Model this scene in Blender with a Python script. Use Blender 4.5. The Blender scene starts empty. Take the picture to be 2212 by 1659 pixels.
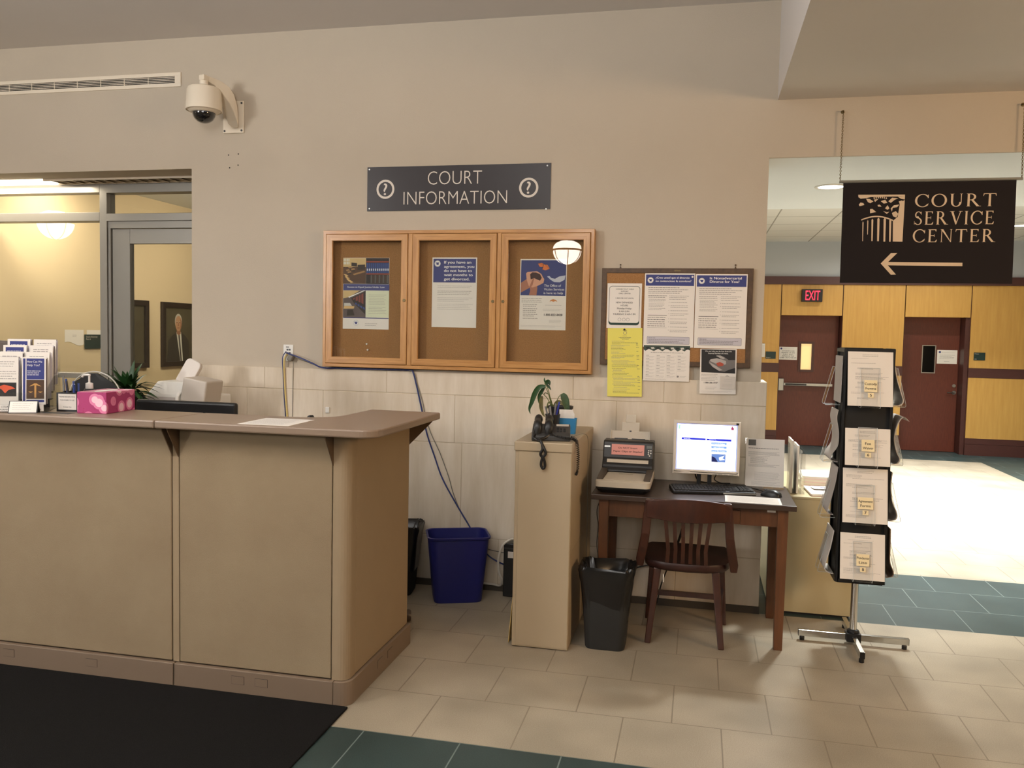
import bpy, bmesh, math, random
from mathutils import Vector, Matrix
PI = math.pi
R_ = math.radians
rnd = random.Random(7)
scene = bpy.context.scene
COL = scene.collection

# ------------------------------------------------------------------ camera
cam_data = bpy.data.cameras.new('camera')
cam = bpy.data.objects.new('camera', cam_data)
COL.objects.link(cam)
cam_data.sensor_fit = 'HORIZONTAL'
cam_data.sensor_width = 36.0
cam_data.lens = 36.0 * 1819.45 / 2212.0
cam_data.clip_start = 0.05
yaw, pitch, roll = -0.2180, -0.0585, 0.0206
fw = Vector((math.sin(yaw) * math.cos(pitch), math.cos(yaw) * math.cos(pitch), math.sin(pitch)))
r0 = Vector((math.cos(yaw), -math.sin(yaw), 0))
u0 = r0.cross(fw)
rt = math.cos(roll) * r0 + math.sin(roll) * u0
up = -math.sin(roll) * r0 + math.cos(roll) * u0
mw = Matrix((rt, up, -fw)).transposed().to_4x4()
mw.translation = Vector((0, -5.1326, 1.62))
cam.matrix_world = mw
scene.camera = cam

# ------------------------------------------------------------------ world, lights, exposure
world = bpy.data.worlds.new('world')
scene.world = world
world.use_nodes = True
world.node_tree.nodes['Background'].inputs[0].default_value = (1.0, 0.88, 0.74, 1)
world.node_tree.nodes['Background'].inputs[1].default_value = 0.03
vs = scene.view_settings
vs.view_transform = 'Standard'
vs.look = 'None'
vs.exposure = -0.1
vs.gamma = 1.0
vs.use_curve_mapping = False


def area(name, loc, target, size, power, color, size_y=None, spread=None, shape=None):
    d = bpy.data.lights.new(name, 'AREA')
    d.energy = power
    d.color = color
    d.size = size
    d.shape = shape or ('RECTANGLE' if size_y else 'DISK')
    if size_y:
        d.size_y = size_y
    if spread:
        d.spread = spread
    o = bpy.data.objects.new(name, d)
    COL.objects.link(o)
    o.location = loc
    o.rotation_euler = (Vector(target) - Vector(loc)).to_track_quat('-Z', 'Y').to_euler()
    return o


def lamp(name, loc, power, color, radius=0.25):
    d = bpy.data.lights.new(name, 'POINT')
    d.energy = power
    d.color = color
    d.shadow_soft_size = radius
    o = bpy.data.objects.new(name, d)
    COL.objects.link(o)
    o.location = loc
    return o


WARM = (1.0, 0.96, 0.91)
ORANGE = (1.0, 0.66, 0.36)
COOL = (0.95, 1.0, 1.0)
# lobby: unseen fill lights added out of view, with no fixtures around them
lamp('lobby_fill_point', (-4.6, -4.3, 3.0), 55, WARM)
lamp('lobby_fill_point', (-1.3, -4.7, 3.0), 50, WARM)
area('lobby_fill_up', (-4.6, -4.3, 2.7), (-4.6, -4.3, 4), 0.5, 140, (0.97, 0.98, 1.0))  # upward fill added to brighten the ceiling
area('lobby_fill_up', (-1.6, -3.9, 2.7), (-1.6, -3.9, 4), 0.5, 140, (0.97, 0.98, 1.0))
area('lobby_fill_front', (-7.2, -8.5, 2.6), (-3.0, 0.0, 1.9), 1.0, 36, (1.0, 0.97, 0.94), spread=R_(75))  # frontal fill added for the back wall, narrow spread keeps its top dimmer
area('lobby_fill_front', (0.3, -8.5, 2.6), (-1.0, 0.0, 1.9), 1.0, 10, WARM, spread=R_(75))
# warm wall lamps of the lobby wing to the right of the visitor
area('wing_light', (4.3, -3.4, 2.4), (0.6, -0.2, 2.2), 0.9, 92, ORANGE)
# corridor beyond the opening
area('corridor_downlight', (1.0, 0.95, 2.64), (1.0, 0.75, 0), 0.22, 65, COOL, spread=R_(150))
for x, y, p in ((2.6, 1.0, 25), (1.9, 3.3, 165), (3.6, 3.6, 150), (2.0, 5.6, 120), (3.9, 6.2, 60)):
    area('corridor_downlight', (x, y, 2.62 if y < 2 else 3.06), (x, y, 0), 0.3, p, COOL, spread=R_(105))
area('corridor_wall_fill', (2.2, 4.3, 3.0), (2.2, 8.26, 1.4), 3.4, 10, (1.0, 0.98, 0.92), size_y=0.25)  # fill strip added to brighten the far wall, hidden above the near ceiling
area('wall_downlight', (2.25, 7.1, 3.09), (2.25, 7.2, 0), 0.16, 13, (1.0, 0.98, 0.92), spread=R_(160))
area('wall_downlight', (3.35, 7.1, 3.09), (3.35, 7.2, 0), 0.16, 13, (1.0, 0.98, 0.92), spread=R_(160))
# office behind the glass
area('office_light', (-4.0, 2.6, 2.85), (-5.2, 2.8, 1.0), 1.0, 43, (1.0, 0.86, 0.64))
area('office_light', (-5.0, 1.0, 2.88), (-5.3, 1.2, 0), 0.4, 20, (1.0, 0.88, 0.68))
area('recess_light', (-6.1, 0.30, 2.66), (-6.1, 0.36, 0), 3.2, 40, (1.0, 0.88, 0.68), size_y=0.14)


# ------------------------------------------------------------------ materials
def lin(c):
    return tuple((v / 12.92 if v <= 0.04045 else ((v + 0.055) / 1.055) ** 2.4) for v in (x / 255.0 for x in c)) + (1.0,)


MATS = {}


def mat(name, rgb, rough=0.5, metal=0.0, var=0.0, scale=8.0, stretch=None, rgb2=None, bump=0.0, bscale=None, spec=0.5, emit=0.0, coat=0.0):
    """procedural material: base colour broken by noise towards rgb2 (or darker), optional bump"""
    if name in MATS:
        return MATS[name]
    m = bpy.data.materials.new(name)
    m.use_nodes = True
    nt = m.node_tree
    b = nt.nodes['Principled BSDF']
    b.inputs['Roughness'].default_value = rough
    b.inputs['Metallic'].default_value = metal
    b.inputs['Specular IOR Level'].default_value = spec
    if coat:
        b.inputs['Coat Weight'].default_value = coat
        b.inputs['Coat Roughness'].default_value = 0.12
    c1 = lin(rgb)
    c2 = lin(rgb2) if rgb2 else tuple(x * (1 - var) for x in c1[:3]) + (1,)
    tc = nt.nodes.new('ShaderNodeTexCoord')
    mp = nt.nodes.new('ShaderNodeMapping')
    if stretch:
        mp.inputs['Scale'].default_value = stretch
    nt.links.new(tc.outputs['Object'], mp.inputs['Vector'])
    if var or rgb2:
        nz = nt.nodes.new('ShaderNodeTexNoise')
        nz.inputs['Scale'].default_value = scale
        nz.inputs['Detail'].default_value = 6
        nz.inputs['Roughness'].default_value = 0.6
        nt.links.new(mp.outputs['Vector'], nz.inputs['Vector'])
        rp = nt.nodes.new('ShaderNodeValToRGB')
        rp.color_ramp.elements[0].position = 0.32
        rp.color_ramp.elements[1].position = 0.68
        rp.color_ramp.elements[0].color = c2
        rp.color_ramp.elements[1].color = c1
        nt.links.new(nz.outputs['Fac'], rp.inputs['Fac'])
        nt.links.new(rp.outputs['Color'], b.inputs['Base Color'])
    else:
        b.inputs['Base Color'].default_value = c1
    if bump:
        n2 = nt.nodes.new('ShaderNodeTexNoise')
        n2.inputs['Scale'].default_value = bscale or 120
        n2.inputs['Detail'].default_value = 3
        nt.links.new(mp.outputs['Vector'], n2.inputs['Vector'])
        bp = nt.nodes.new('ShaderNodeBump')
        bp.inputs['Strength'].default_value = bump
        bp.inputs['Distance'].default_value = 0.004
        nt.links.new(n2.outputs['Fac'], bp.inputs['Height'])
        nt.links.new(bp.outputs['Normal'], b.inputs['Normal'])
    if emit:
        b.inputs['Emission Color'].default_value = c1
        b.inputs['Emission Strength'].default_value = emit
    MATS[name] = m
    return m


def glass(name, tint=(1, 1, 1), base=0.04, rough=0.0, haze=0.0, graze=1.0):
    m = bpy.data.materials.new(name)
    m.use_nodes = True
    nt = m.node_tree
    for n in list(nt.nodes):
        nt.nodes.remove(n)
    out = nt.nodes.new('ShaderNodeOutputMaterial')
    tr = nt.nodes.new('ShaderNodeBsdfTransparent')
    tr.inputs[0].default_value = tuple(tint) + (1,)
    gl = nt.nodes.new('ShaderNodeBsdfGlossy')
    gl.inputs['Roughness'].default_value = rough
    lw = nt.nodes.new('ShaderNodeLayerWeight')
    lw.inputs['Blend'].default_value = 0.5
    pw = nt.nodes.new('ShaderNodeMath')
    pw.operation = 'POWER'
    pw.inputs[1].default_value = 5
    mu = nt.nodes.new('ShaderNodeMath')
    mu.operation = 'MULTIPLY_ADD'
    mu.inputs[1].default_value = (1 - base) * graze
    mu.inputs[2].default_value = base
    nt.links.new(lw.outputs['Facing'], pw.inputs[0])
    nt.links.new(pw.outputs[0], mu.inputs[0])
    mx = nt.nodes.new('ShaderNodeMixShader')
    nt.links.new(mu.outputs[0], mx.inputs[0])
    if haze:
        df = nt.nodes.new('ShaderNodeBsdfDiffuse')
        df.inputs[0].default_value = (0.9, 0.92, 0.93, 1)
        m2 = nt.nodes.new('ShaderNodeMixShader')
        m2.inputs[0].default_value = haze
        nt.links.new(tr.outputs[0], m2.inputs[1])
        nt.links.new(df.outputs[0], m2.inputs[2])
        nt.links.new(m2.outputs[0], mx.inputs[1])
    else:
        nt.links.new(tr.outputs[0], mx.inputs[1])
    nt.links.new(gl.outputs[0], mx.inputs[2])
    nt.links.new(mx.outputs[0], out.inputs[0])
    MATS[name] = m
    return m


def floor_material():
    m = bpy.data.materials.new('floor_tiles')
    m.use_nodes = True
    nt = m.node_tree
    L = nt.links
    b = nt.nodes['Principled BSDF']
    tc = nt.nodes.new('ShaderNodeTexCoord')
    mp = nt.nodes.new('ShaderNodeMapping')
    mp.inputs['Location'].default_value = (-0.342, 1.9972, 0)
    L.new(tc.outputs['Object'], mp.inputs['Vector'])
    br = nt.nodes.new('ShaderNodeTexBrick')
    br.inputs['Scale'].default_value = 1
    br.inputs['Brick Width'].default_value = 0.40568
    br.inputs['Row Height'].default_value = 0.3952
    br.inputs['Mortar Size'].default_value = 0.0030
    br.inputs['Mortar Smooth'].default_value = 0.1
    br.offset = 0.5
    br.offset_frequency = 2
    L.new(mp.outputs['Vector'], br.inputs['Vector'])
    sep = nt.nodes.new('ShaderNodeSeparateXYZ')
    L.new(tc.outputs['Object'], sep.inputs[0])

    def cmp(sock, op, v):
        n = nt.nodes.new('ShaderNodeMath')
        n.operation = op
        L.new(sock, n.inputs[0])
        n.inputs[1].default_value = v
        return n.outputs[0]

    def op2(a, op, c):
        n = nt.nodes.new('ShaderNodeMath')
        n.operation = op
        L.new(a, n.inputs[0])
        L.new(c, n.inputs[1])
        return n.outputs[0]
    X, Y = sep.outputs[0], sep.outputs[1]
    near = op2(cmp(Y, 'LESS_THAN', -1.9972), 'MULTIPLY', cmp(Y, 'GREATER_THAN', -3.183))
    mid = op2(cmp(Y, 'GREATER_THAN', -0.021), 'MULTIPLY', cmp(Y, 'LESS_THAN', 1.135))
    far = op2(cmp(Y, 'GREATER_THAN', 7.47), 'MAXIMUM', op2(cmp(X, 'GREATER_THAN', 3.82), 'MULTIPLY', cmp(Y, 'GREATER_THAN', 1.135)))
    teal = op2(op2(near, 'MAXIMUM', mid), 'MAXIMUM', far)
    nz = nt.nodes.new('ShaderNodeTexNoise')
    nz.inputs['Scale'].default_value = 260
    nz.inputs['Detail'].default_value = 4
    L.new(tc.outputs['Object'], nz.inputs['Vector'])
    nz2 = nt.nodes.new('ShaderNodeTexNoise')
    nz2.inputs['Scale'].default_value = 2.2
    L.new(tc.outputs['Object'], nz2.inputs['Vector'])

    def ramp(src, a, c, p0=0.35, p1=0.65):
        r = nt.nodes.new('ShaderNodeValToRGB')
        r.color_ramp.elements[0].position = p0
        r.color_ramp.elements[1].position = p1
        r.color_ramp.elements[0].color = lin(a)
        r.color_ramp.elements[1].color = lin(c)
        L.new(src, r.inputs['Fac'])
        return r.outputs['Color']

    def mix(f, a, c, mode='MIX'):
        n = nt.nodes.new('ShaderNodeMix')
        n.data_type = 'RGBA'
        n.blend_type = mode
        if isinstance(f, float):
            n.inputs['Factor'].default_value = f
        else:
            L.new(f, n.inputs['Factor'])
        L.new(a, n.inputs['A'])
        L.new(c, n.inputs['B'])
        return n.outputs['Result']
    beige = ramp(nz.outputs['Fac'], (156, 144, 124), (174, 162, 142))
    tealc = ramp(nz.outputs['Fac'], (48, 62, 61), (58, 74, 72))
    tone = ramp(nz2.outputs['Fac'], (226, 226, 226), (255, 255, 255))
    tile = mix(1.0, mix(teal, beige, tealc), tone, 'MULTIPLY')
    gcol = nt.nodes.new('ShaderNodeRGB')
    gcol.outputs[0].default_value = lin((128, 117, 100))
    gcol2 = nt.nodes.new('ShaderNodeRGB')
    gcol2.outputs[0].default_value = lin((104, 116, 112))
    g = mix(teal, gcol.outputs[0], gcol2.outputs[0])
    L.new(mix(br.outputs['Fac'], tile, g), b.inputs['Base Color'])
    b.inputs['Roughness'].default_value = 0.38
    b.inputs['Specular IOR Level'].default_value = 0.28
    bp = nt.nodes.new('ShaderNodeBump')
    bp.inputs['Strength'].default_value = 0.5
    bp.inputs['Distance'].default_value = 0.002
    bp.invert = True
    L.new(br.outputs['Fac'], bp.inputs['Height'])
    L.new(bp.outputs['Normal'], b.inputs['Normal'])
    return m


def ceiling_tile_material():
    m = bpy.data.materials.new('ceiling_tiles')
    m.use_nodes = True
    nt = m.node_tree
    b = nt.nodes['Principled BSDF']
    tc = nt.nodes.new('ShaderNodeTexCoord')
    mp = nt.nodes.new('ShaderNodeMapping')
    mp.inputs['Location'].default_value = (-0.86, -0.06, 0)
    nt.links.new(tc.outputs['Object'], mp.inputs['Vector'])
    br = nt.nodes.new('ShaderNodeTexBrick')
    br.offset = 0.0
    br.inputs['Scale'].default_value = 1
    br.inputs['Brick Width'].default_value = 0.68
    br.inputs['Row Height'].default_value = 0.69
    br.inputs['Mortar Size'].default_value = 0.009
    br.inputs['Color1'].default_value = lin((214, 212, 206))
    br.inputs['Color2'].default_value = lin((206, 204, 198))
    br.inputs['Mortar'].default_value = lin((150, 146, 138))
    nt.links.new(mp.outputs['Vector'], br.inputs['Vector'])
    nt.links.new(br.outputs['Color'], b.inputs['Base Color'])
    b.inputs['Roughness'].default_value = 0.9
    return m


WALLP = mat('wall_paint', (190, 178, 160), 0.85, var=0.05, scale=1.6, bump=0.18, bscale=160)
CEILP = mat('ceiling_paint', (218, 213, 208), 0.9, var=0.03, scale=1.0)
WHITEP = mat('white_gypsum', (232, 236, 238), 0.9)
GREYP = mat('corridor_upper_paint', (178, 180, 182), 0.9)
STONE = mat('travertine', (220, 208, 190), 0.55, rgb2=(202, 187, 164), scale=3.2, stretch=(3.2, 3.2, 0.5), bump=0.12, bscale=40)
DARKSTONE = mat('dark_stone_base', (70, 62, 52), 0.5)
OAKV = mat('oak_upright', (196, 146, 86), 0.32, rgb2=(168, 117, 62), scale=22, stretch=(3.5, 3.5, 0.22), bump=0.05, bscale=60, coat=0.2)
OAKH = mat('oak_level', (196, 146, 86), 0.32, rgb2=(168, 117, 62), scale=22, stretch=(0.22, 3.5, 3.5), bump=0.05, bscale=60, coat=0.2)
CORK = mat('cork', (166, 122, 76), 0.9, rgb2=(142, 100, 58), scale=160, bump=0.3, bscale=200)
WALNUT = mat('walnut_frame', (92, 68, 42), 0.5, rgb2=(70, 50, 30), scale=18, stretch=(2, 2, 2))
PANELW = mat('maple_panel', (206, 160, 84), 0.42, rgb2=(194, 146, 72), scale=5, stretch=(5, 5, 0.35))
MAHOG = mat('mahogany_trim', (78, 42, 36), 0.45, var=0.12, scale=9, stretch=(0.4, 3, 3))
DOORW = mat('red_brown_door', (104, 48, 32), 0.42, rgb2=(88, 38, 26), scale=26, stretch=(4, 4, 0.4))
ALU = mat('bronze_grey_aluminium', (136, 132, 124), 0.4, metal=0.35, var=0.04, scale=3)
CHROME = mat('chrome', (205, 205, 203), 0.16, metal=1.0)
STEEL = mat('brushed_steel', (176, 176, 172), 0.32, metal=0.9)
BRASS = mat('old_brass', (120, 104, 70), 0.4, metal=0.8)
BLACK = mat('black_plastic', (20, 20, 21), 0.4)
BLACKM = mat('black_matte', (24, 23, 22), 0.75)
DGREY = mat('dark_grey_plastic', (54, 53, 52), 0.5)
IVORY = mat('ivory_plastic', (226, 214, 194), 0.45)
WHITE = mat('white_plastic', (226, 224, 218), 0.4)
PAPER = mat('paper', (236, 230, 222), 0.75)
PAPERG = mat('greyed_paper', (214, 206, 196), 0.75)
CREAM = mat('cream_label', (242, 226, 184), 0.7)
YELLOW = mat('yellow_paper', (232, 222, 108), 0.75)
PINKP = mat('pink_paper', (226, 160, 152), 0.75)
INK = mat('black_ink', (38, 36, 38), 0.7)
INKG = mat('grey_ink', (128, 122, 120), 0.8)
INKL = mat('light_grey_ink', (172, 166, 162), 0.8)
PRINT = {'black_ink': mat('fine_print_dark', (92, 88, 88), 0.8), 'grey_ink': mat('fine_print_grey', (150, 144, 141), 0.8), 'light_grey_ink': mat('fine_print_light', (184, 178, 174), 0.8)}
NAVY = mat('navy_print', (44, 52, 118), 0.5)
WHITEI = mat('white_ink', (238, 236, 232), 0.6)
SIGNB = mat('sign_dark_plum', (36, 27, 28), 0.32, spec=0.35)
SIGNL = mat('sign_lettering', (214, 204, 192), 0.5)
BANNER = mat('banner_fabric', (19, 9, 10), 0.9, var=0.1, scale=60)
BANNERL = mat('banner_print', (214, 190, 160), 0.7)
FABRIC = mat('panel_fabric', (148, 130, 103), 0.92, rgb2=(138, 119, 93), scale=2.2, bump=0.35, bscale=420)
FABRICE = mat('fabric_edge', (150, 130, 103), 0.9, var=0.05, scale=5)
LAMIN = mat('brown_laminate', (136, 116, 98), 0.36, var=0.05, scale=3)
LAMED = mat('laminate_edge', (128, 112, 92), 0.45)
KICK = mat('kick_plate', (122, 104, 86), 0.5, var=0.04, scale=2)
BEIGE = mat('beige_metal', (174, 157, 130), 0.5, var=0.02, scale=3)
BEIGED = mat('beige_metal_seam', (150, 130, 102), 0.6)
DWOOD = mat('dark_table_top', (66, 50, 40), 0.36, rgb2=(54, 40, 32), scale=14, stretch=(0.4, 3, 3))
TWOOD = mat('table_wood', (104, 64, 34), 0.45, rgb2=(84, 50, 26), scale=14, stretch=(3, 3, 0.4))
CWOOD = mat('chair_wood', (70, 35, 22), 0.34, rgb2=(54, 26, 16), scale=12, stretch=(2, 2, 0.6), coat=0.25)
BAGM = mat('bin_bag_film', (16, 16, 17), 0.28)
BLUEB = mat('blue_bin_plastic', (27, 31, 102), 0.42)
MATC = mat('carpet_mat', (29, 28, 27), 0.97, rgb2=(15, 14, 14), scale=300, bump=0.7, bscale=330)
LEAF = mat('leaf_green', (40, 78, 34), 0.42, rgb2=(24, 52, 24), scale=14)
LEAF2 = mat('mottled_leaf', (58, 84, 44), 0.45, rgb2=(34, 56, 34), scale=30)
LEAFY = mat('yellowing_leaf', (120, 112, 52), 0.5, rgb2=(64, 60, 34), scale=22)
SOIL = mat('potting_soil', (44, 32, 24), 0.95, var=0.4, scale=60)
SCANW = mat('scanner_putty', (196, 186, 168), 0.45)
MONW = mat('monitor_silver', (214, 206, 194), 0.4)
GREEN = mat('green_sign', (22, 48, 44), 0.45)
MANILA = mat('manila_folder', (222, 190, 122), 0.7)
GLASS = glass('clear_glass', (0.97, 0.98, 0.97), 0.045)
ACRYL = glass('clear_acrylic', (0.988, 0.992, 0.992), 0.045, 0.02, 0.004, 0.4)
MATC.node_tree.nodes['Principled BSDF'].inputs['Specular IOR Level'].default_value = 0.12
ACRYE = mat('acrylic_edge', (206, 212, 214), 0.25, coat=0.5)
FLOORM = floor_material()


# ------------------------------------------------------------------ mesh builder
class MB:
    def __init__(s):
        s.v, s.f, s.m, s.mats, s.cur = [], [], [], [], 0

    def use(s, m):
        if m not in s.mats:
            s.mats.append(m)
        s.cur = s.mats.index(m)
        return s

    def face(s, ids):
        s.f.append(tuple(ids))
        s.m.append(s.cur)

    def add(s, pts):
        n = len(s.v)
        s.v.extend([tuple(p) for p in pts])
        return list(range(n, n + len(pts)))

    def poly(s, pts):
        s.face(s.add(pts))
        return s

    def box(s, x0, x1, y0, y1, z0, z1):
        a = s.add([(x0, y0, z0), (x1, y0, z0), (x1, y1, z0), (x0, y1, z0), (x0, y0, z1), (x1, y0, z1), (x1, y1, z1), (x0, y1, z1)])
        for q in ((3, 2, 1, 0), (4, 5, 6, 7), (0, 1, 5, 4), (1, 2, 6, 5), (2, 3, 7, 6), (3, 0, 4, 7)):
            s.face([a[i] for i in q])
        return s

    def obox(s, M, x0, x1, y0, y1, z0, z1):
        n = len(s.v)
        s.box(x0, x1, y0, y1, z0, z1)
        s.v[n:] = [tuple(M @ Vector(p)) for p in s.v[n:]]
        return s

    def prism(s, pts, d):
        """closed polygon of 3-D points pushed along d"""
        d = Vector(d)
        a = s.add(pts)
        b = s.add([Vector(p) + d for p in pts])
        n = len(pts)
        s.face(a[::-1])
        s.face(b)
        for i in range(n):
            s.face((a[i], a[(i + 1) % n], b[(i + 1) % n], b[i]))
        return s

    def loft(s, rings, cap0=True, cap1=True, closed=True):
        ids = [s.add(r) for r in rings]
        n = len(rings[0])
        for a, b in zip(ids, ids[1:]):
            for i in range(n if closed else n - 1):
                j = (i + 1) % n
                s.face((a[i], a[j], b[j], b[i]))
        if cap0:
            s.face(ids[0][::-1])
        if cap1:
            s.face(ids[-1])
        return s

    def lathe(s, prof, c=(0, 0, 0), n=24, axis='z', cap0=True, cap1=True):
        rings = []
        for r, h in prof:
            ring = []
            for i in range(n):
                a = 2 * PI * i / n
                p = (r * math.cos(a), r * math.sin(a), h)
                if axis == 'y':
                    p = (p[0], p[2], p[1])
                if axis == 'x':
                    p = (p[2], p[0], p[1])
                ring.append((p[0] + c[0], p[1] + c[1], p[2] + c[2]))
            rings.append(ring)
        return s.loft(rings, cap0, cap1)

    def tube(s, pts, r, n=8, r1=None):
        pts = [Vector(p) for p in pts]
        rings = []
        ref = None
        for i, p in enumerate(pts):
            t = (pts[min(i + 1, len(pts) - 1)] - pts[max(i - 1, 0)]).normalized()
            if ref is None:
                ref = t.orthogonal().normalized()
            ref = (ref - t * ref.dot(t)).normalized()
            q = t.cross(ref)
            rr = r if r1 is None else r + (r1 - r) * i / (len(pts) - 1)
            rings.append([p + rr * (math.cos(2 * PI * k / n) * ref + math.sin(2 * PI * k / n) * q) for k in range(n)])
        return s.loft(rings)

    def bar(s, p0, p1, wx, wy, w1x=None, w1y=None):
        """square-section bar between two points, section aligned to the world axes X and Y"""
        w1x = w1x or wx
        w1y = w1y or wy
        r = []
        for p, a, b in ((p0, wx, wy), (p1, w1x, w1y)):
            r.append([(p[0] - a / 2, p[1] - b / 2, p[2]), (p[0] + a / 2, p[1] - b / 2, p[2]), (p[0] + a / 2, p[1] + b / 2, p[2]), (p[0] - a / 2, p[1] + b / 2, p[2])])
        return s.loft(r)

    def leaf(s, path, width, upv=(0, 0, 1), fold=0.25):
        """pointed leaf blade along a path, folded along its midrib"""
        path = [Vector(p) for p in path]
        n = len(path)
        L, Mi, Rr = [], [], []
        for i, p in enumerate(path):
            t = (path[min(i + 1, n - 1)] - path[max(i - 1, 0)]).normalized()
            side = t.cross(Vector(upv))
            side = side.normalized() if side.length > 1e-4 else Vector((1, 0, 0))
            nrm = side.cross(t)
            u = i / (n - 1)
            w = width * (math.sin(PI * min(1, u ** 0.8 * 0.94 + 0.06)) ** 0.9) * (1 - 0.3 * u)
            L.append(p - side * w + nrm * w * fold)
            Mi.append(p)
            Rr.append(p + side * w + nrm * w * fold)
        for A, B in ((L, Mi), (Mi, Rr)):
            s.loft([A, B], False, False, closed=False)
        return s

    def build(s, name, m=None, parent=None, loc=None, rot=None, smooth=False, bevel=0.0, seg=2, label=None, cat=None, group=None, kind=None, angle=35):
        me = bpy.data.meshes.new(name)
        me.from_pydata(s.v, [], s.f)
        if s.mats:
            for k in s.mats:
                me.materials.append(k)
            me.polygons.foreach_set('material_index', s.m)
        else:
            me.materials.append(m)
        bm = bmesh.new()
        bm.from_mesh(me)
        bmesh.ops.remove_doubles(bm, verts=bm.verts, dist=1e-6)
        bm.to_mesh(me)
        bm.free()
        if smooth:
            me.polygons.foreach_set('use_smooth', [True] * len(me.polygons))
            me.set_sharp_from_angle(angle=R_(angle))
        o = bpy.data.objects.new(name, me)
        COL.objects.link(o)
        if parent:
            o.parent = parent
        if loc:
            o.location = loc
        if rot:
            o.rotation_euler = rot
        if bevel:
            md = o.modifiers.new('bevel', 'BEVEL')
            md.width = bevel
            md.segments = seg
            md.limit_method = 'ANGLE'
        tag(o, label, cat, group, kind)
        return o


def tag(o, label=None, cat=None, group=None, kind=None):
    if label:
        o['label'] = label
    if cat:
        o['category'] = cat
    if group:
        o['group'] = group
    if kind:
        o['kind'] = kind
    return o


def thing(name, label, cat, loc=(0, 0, 0), rot=(0, 0, 0), group=None):
    o = bpy.data.objects.new(name, None)
    COL.objects.link(o)
    o.empty_display_size = 0.05
    o.location = loc
    o.rotation_euler = rot
    return tag(o, label, cat, group)


def dup(root, loc=None, rot=None, label=None, group=None, scale=None):
    r = root.copy()
    COL.objects.link(r)
    if loc:
        r.location = loc
    if rot:
        r.rotation_euler = rot
    if scale:
        r.scale = scale
    if label:
        r['label'] = label
    if group:
        r['group'] = group
    for ch in list(root.children):
        c = ch.copy()
        COL.objects.link(c)
        c.parent = r
        for g in list(ch.children):
            d = g.copy()
            COL.objects.link(d)
            d.parent = c
    return r


def struct(name, mb, m=None, **k):
    return mb.build(name, m, kind='structure', **k)


def spline(pts, n=8):
    pts = [Vector(p) for p in pts]
    out = []
    for i in range(len(pts) - 1):
        p0, p1, p2, p3 = pts[max(i - 1, 0)], pts[i], pts[i + 1], pts[min(i + 2, len(pts) - 1)]
        for k in range(n):
            t = k / n
            out.append(0.5 * ((2 * p1) + (p2 - p0) * t + (2 * p0 - 5 * p1 + 4 * p2 - p3) * t * t + (3 * p1 - p0 - 3 * p2 + p3) * t ** 3))
    out.append(pts[-1])
    return out


def rring(cx, cy, hx, hy, r, z, n=6, wob=None):
    pts = []
    for qx, qy, a0 in ((1, 1, 0), (-1, 1, 90), (-1, -1, 180), (1, -1, 270)):
        for k in range(n + 1):
            a = R_(a0 + 90 * k / n)
            pts.append((cx + qx * (hx - r) + r * math.cos(a), cy + qy * (hy - r) + r * math.sin(a), z))
    return pts


# ------------------------------------------------------------------ lettering
_glyph_cache = {}


def text_geo(body, thin=0.0):
    key = (body, thin)
    if key in _glyph_cache:
        return _glyph_cache[key]
    cu = bpy.data.curves.new('lettering', 'FONT')
    cu.body = body
    cu.size = 1.0
    cu.offset = thin
    cu.resolution_u = 4
    cu.fill_mode = 'BOTH'
    cu.dimensions = '2D'
    ob = bpy.data.objects.new('lettering', cu)
    COL.objects.link(ob)
    dg = bpy.context.evaluated_depsgraph_get()
    ev = ob.evaluated_get(dg)
    me = ev.to_mesh()
    vs_ = [tuple(v.co) for v in me.vertices]
    fs = [tuple(p.vertices) for p in me.polygons]
    ev.to_mesh_clear()
    bpy.data.objects.remove(ob)
    bpy.data.curves.remove(cu)
    _glyph_cache[key] = (vs_, fs)
    return vs_, fs


_H = text_geo('H')
CAP = max(v[1] for v in _H[0])


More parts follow.
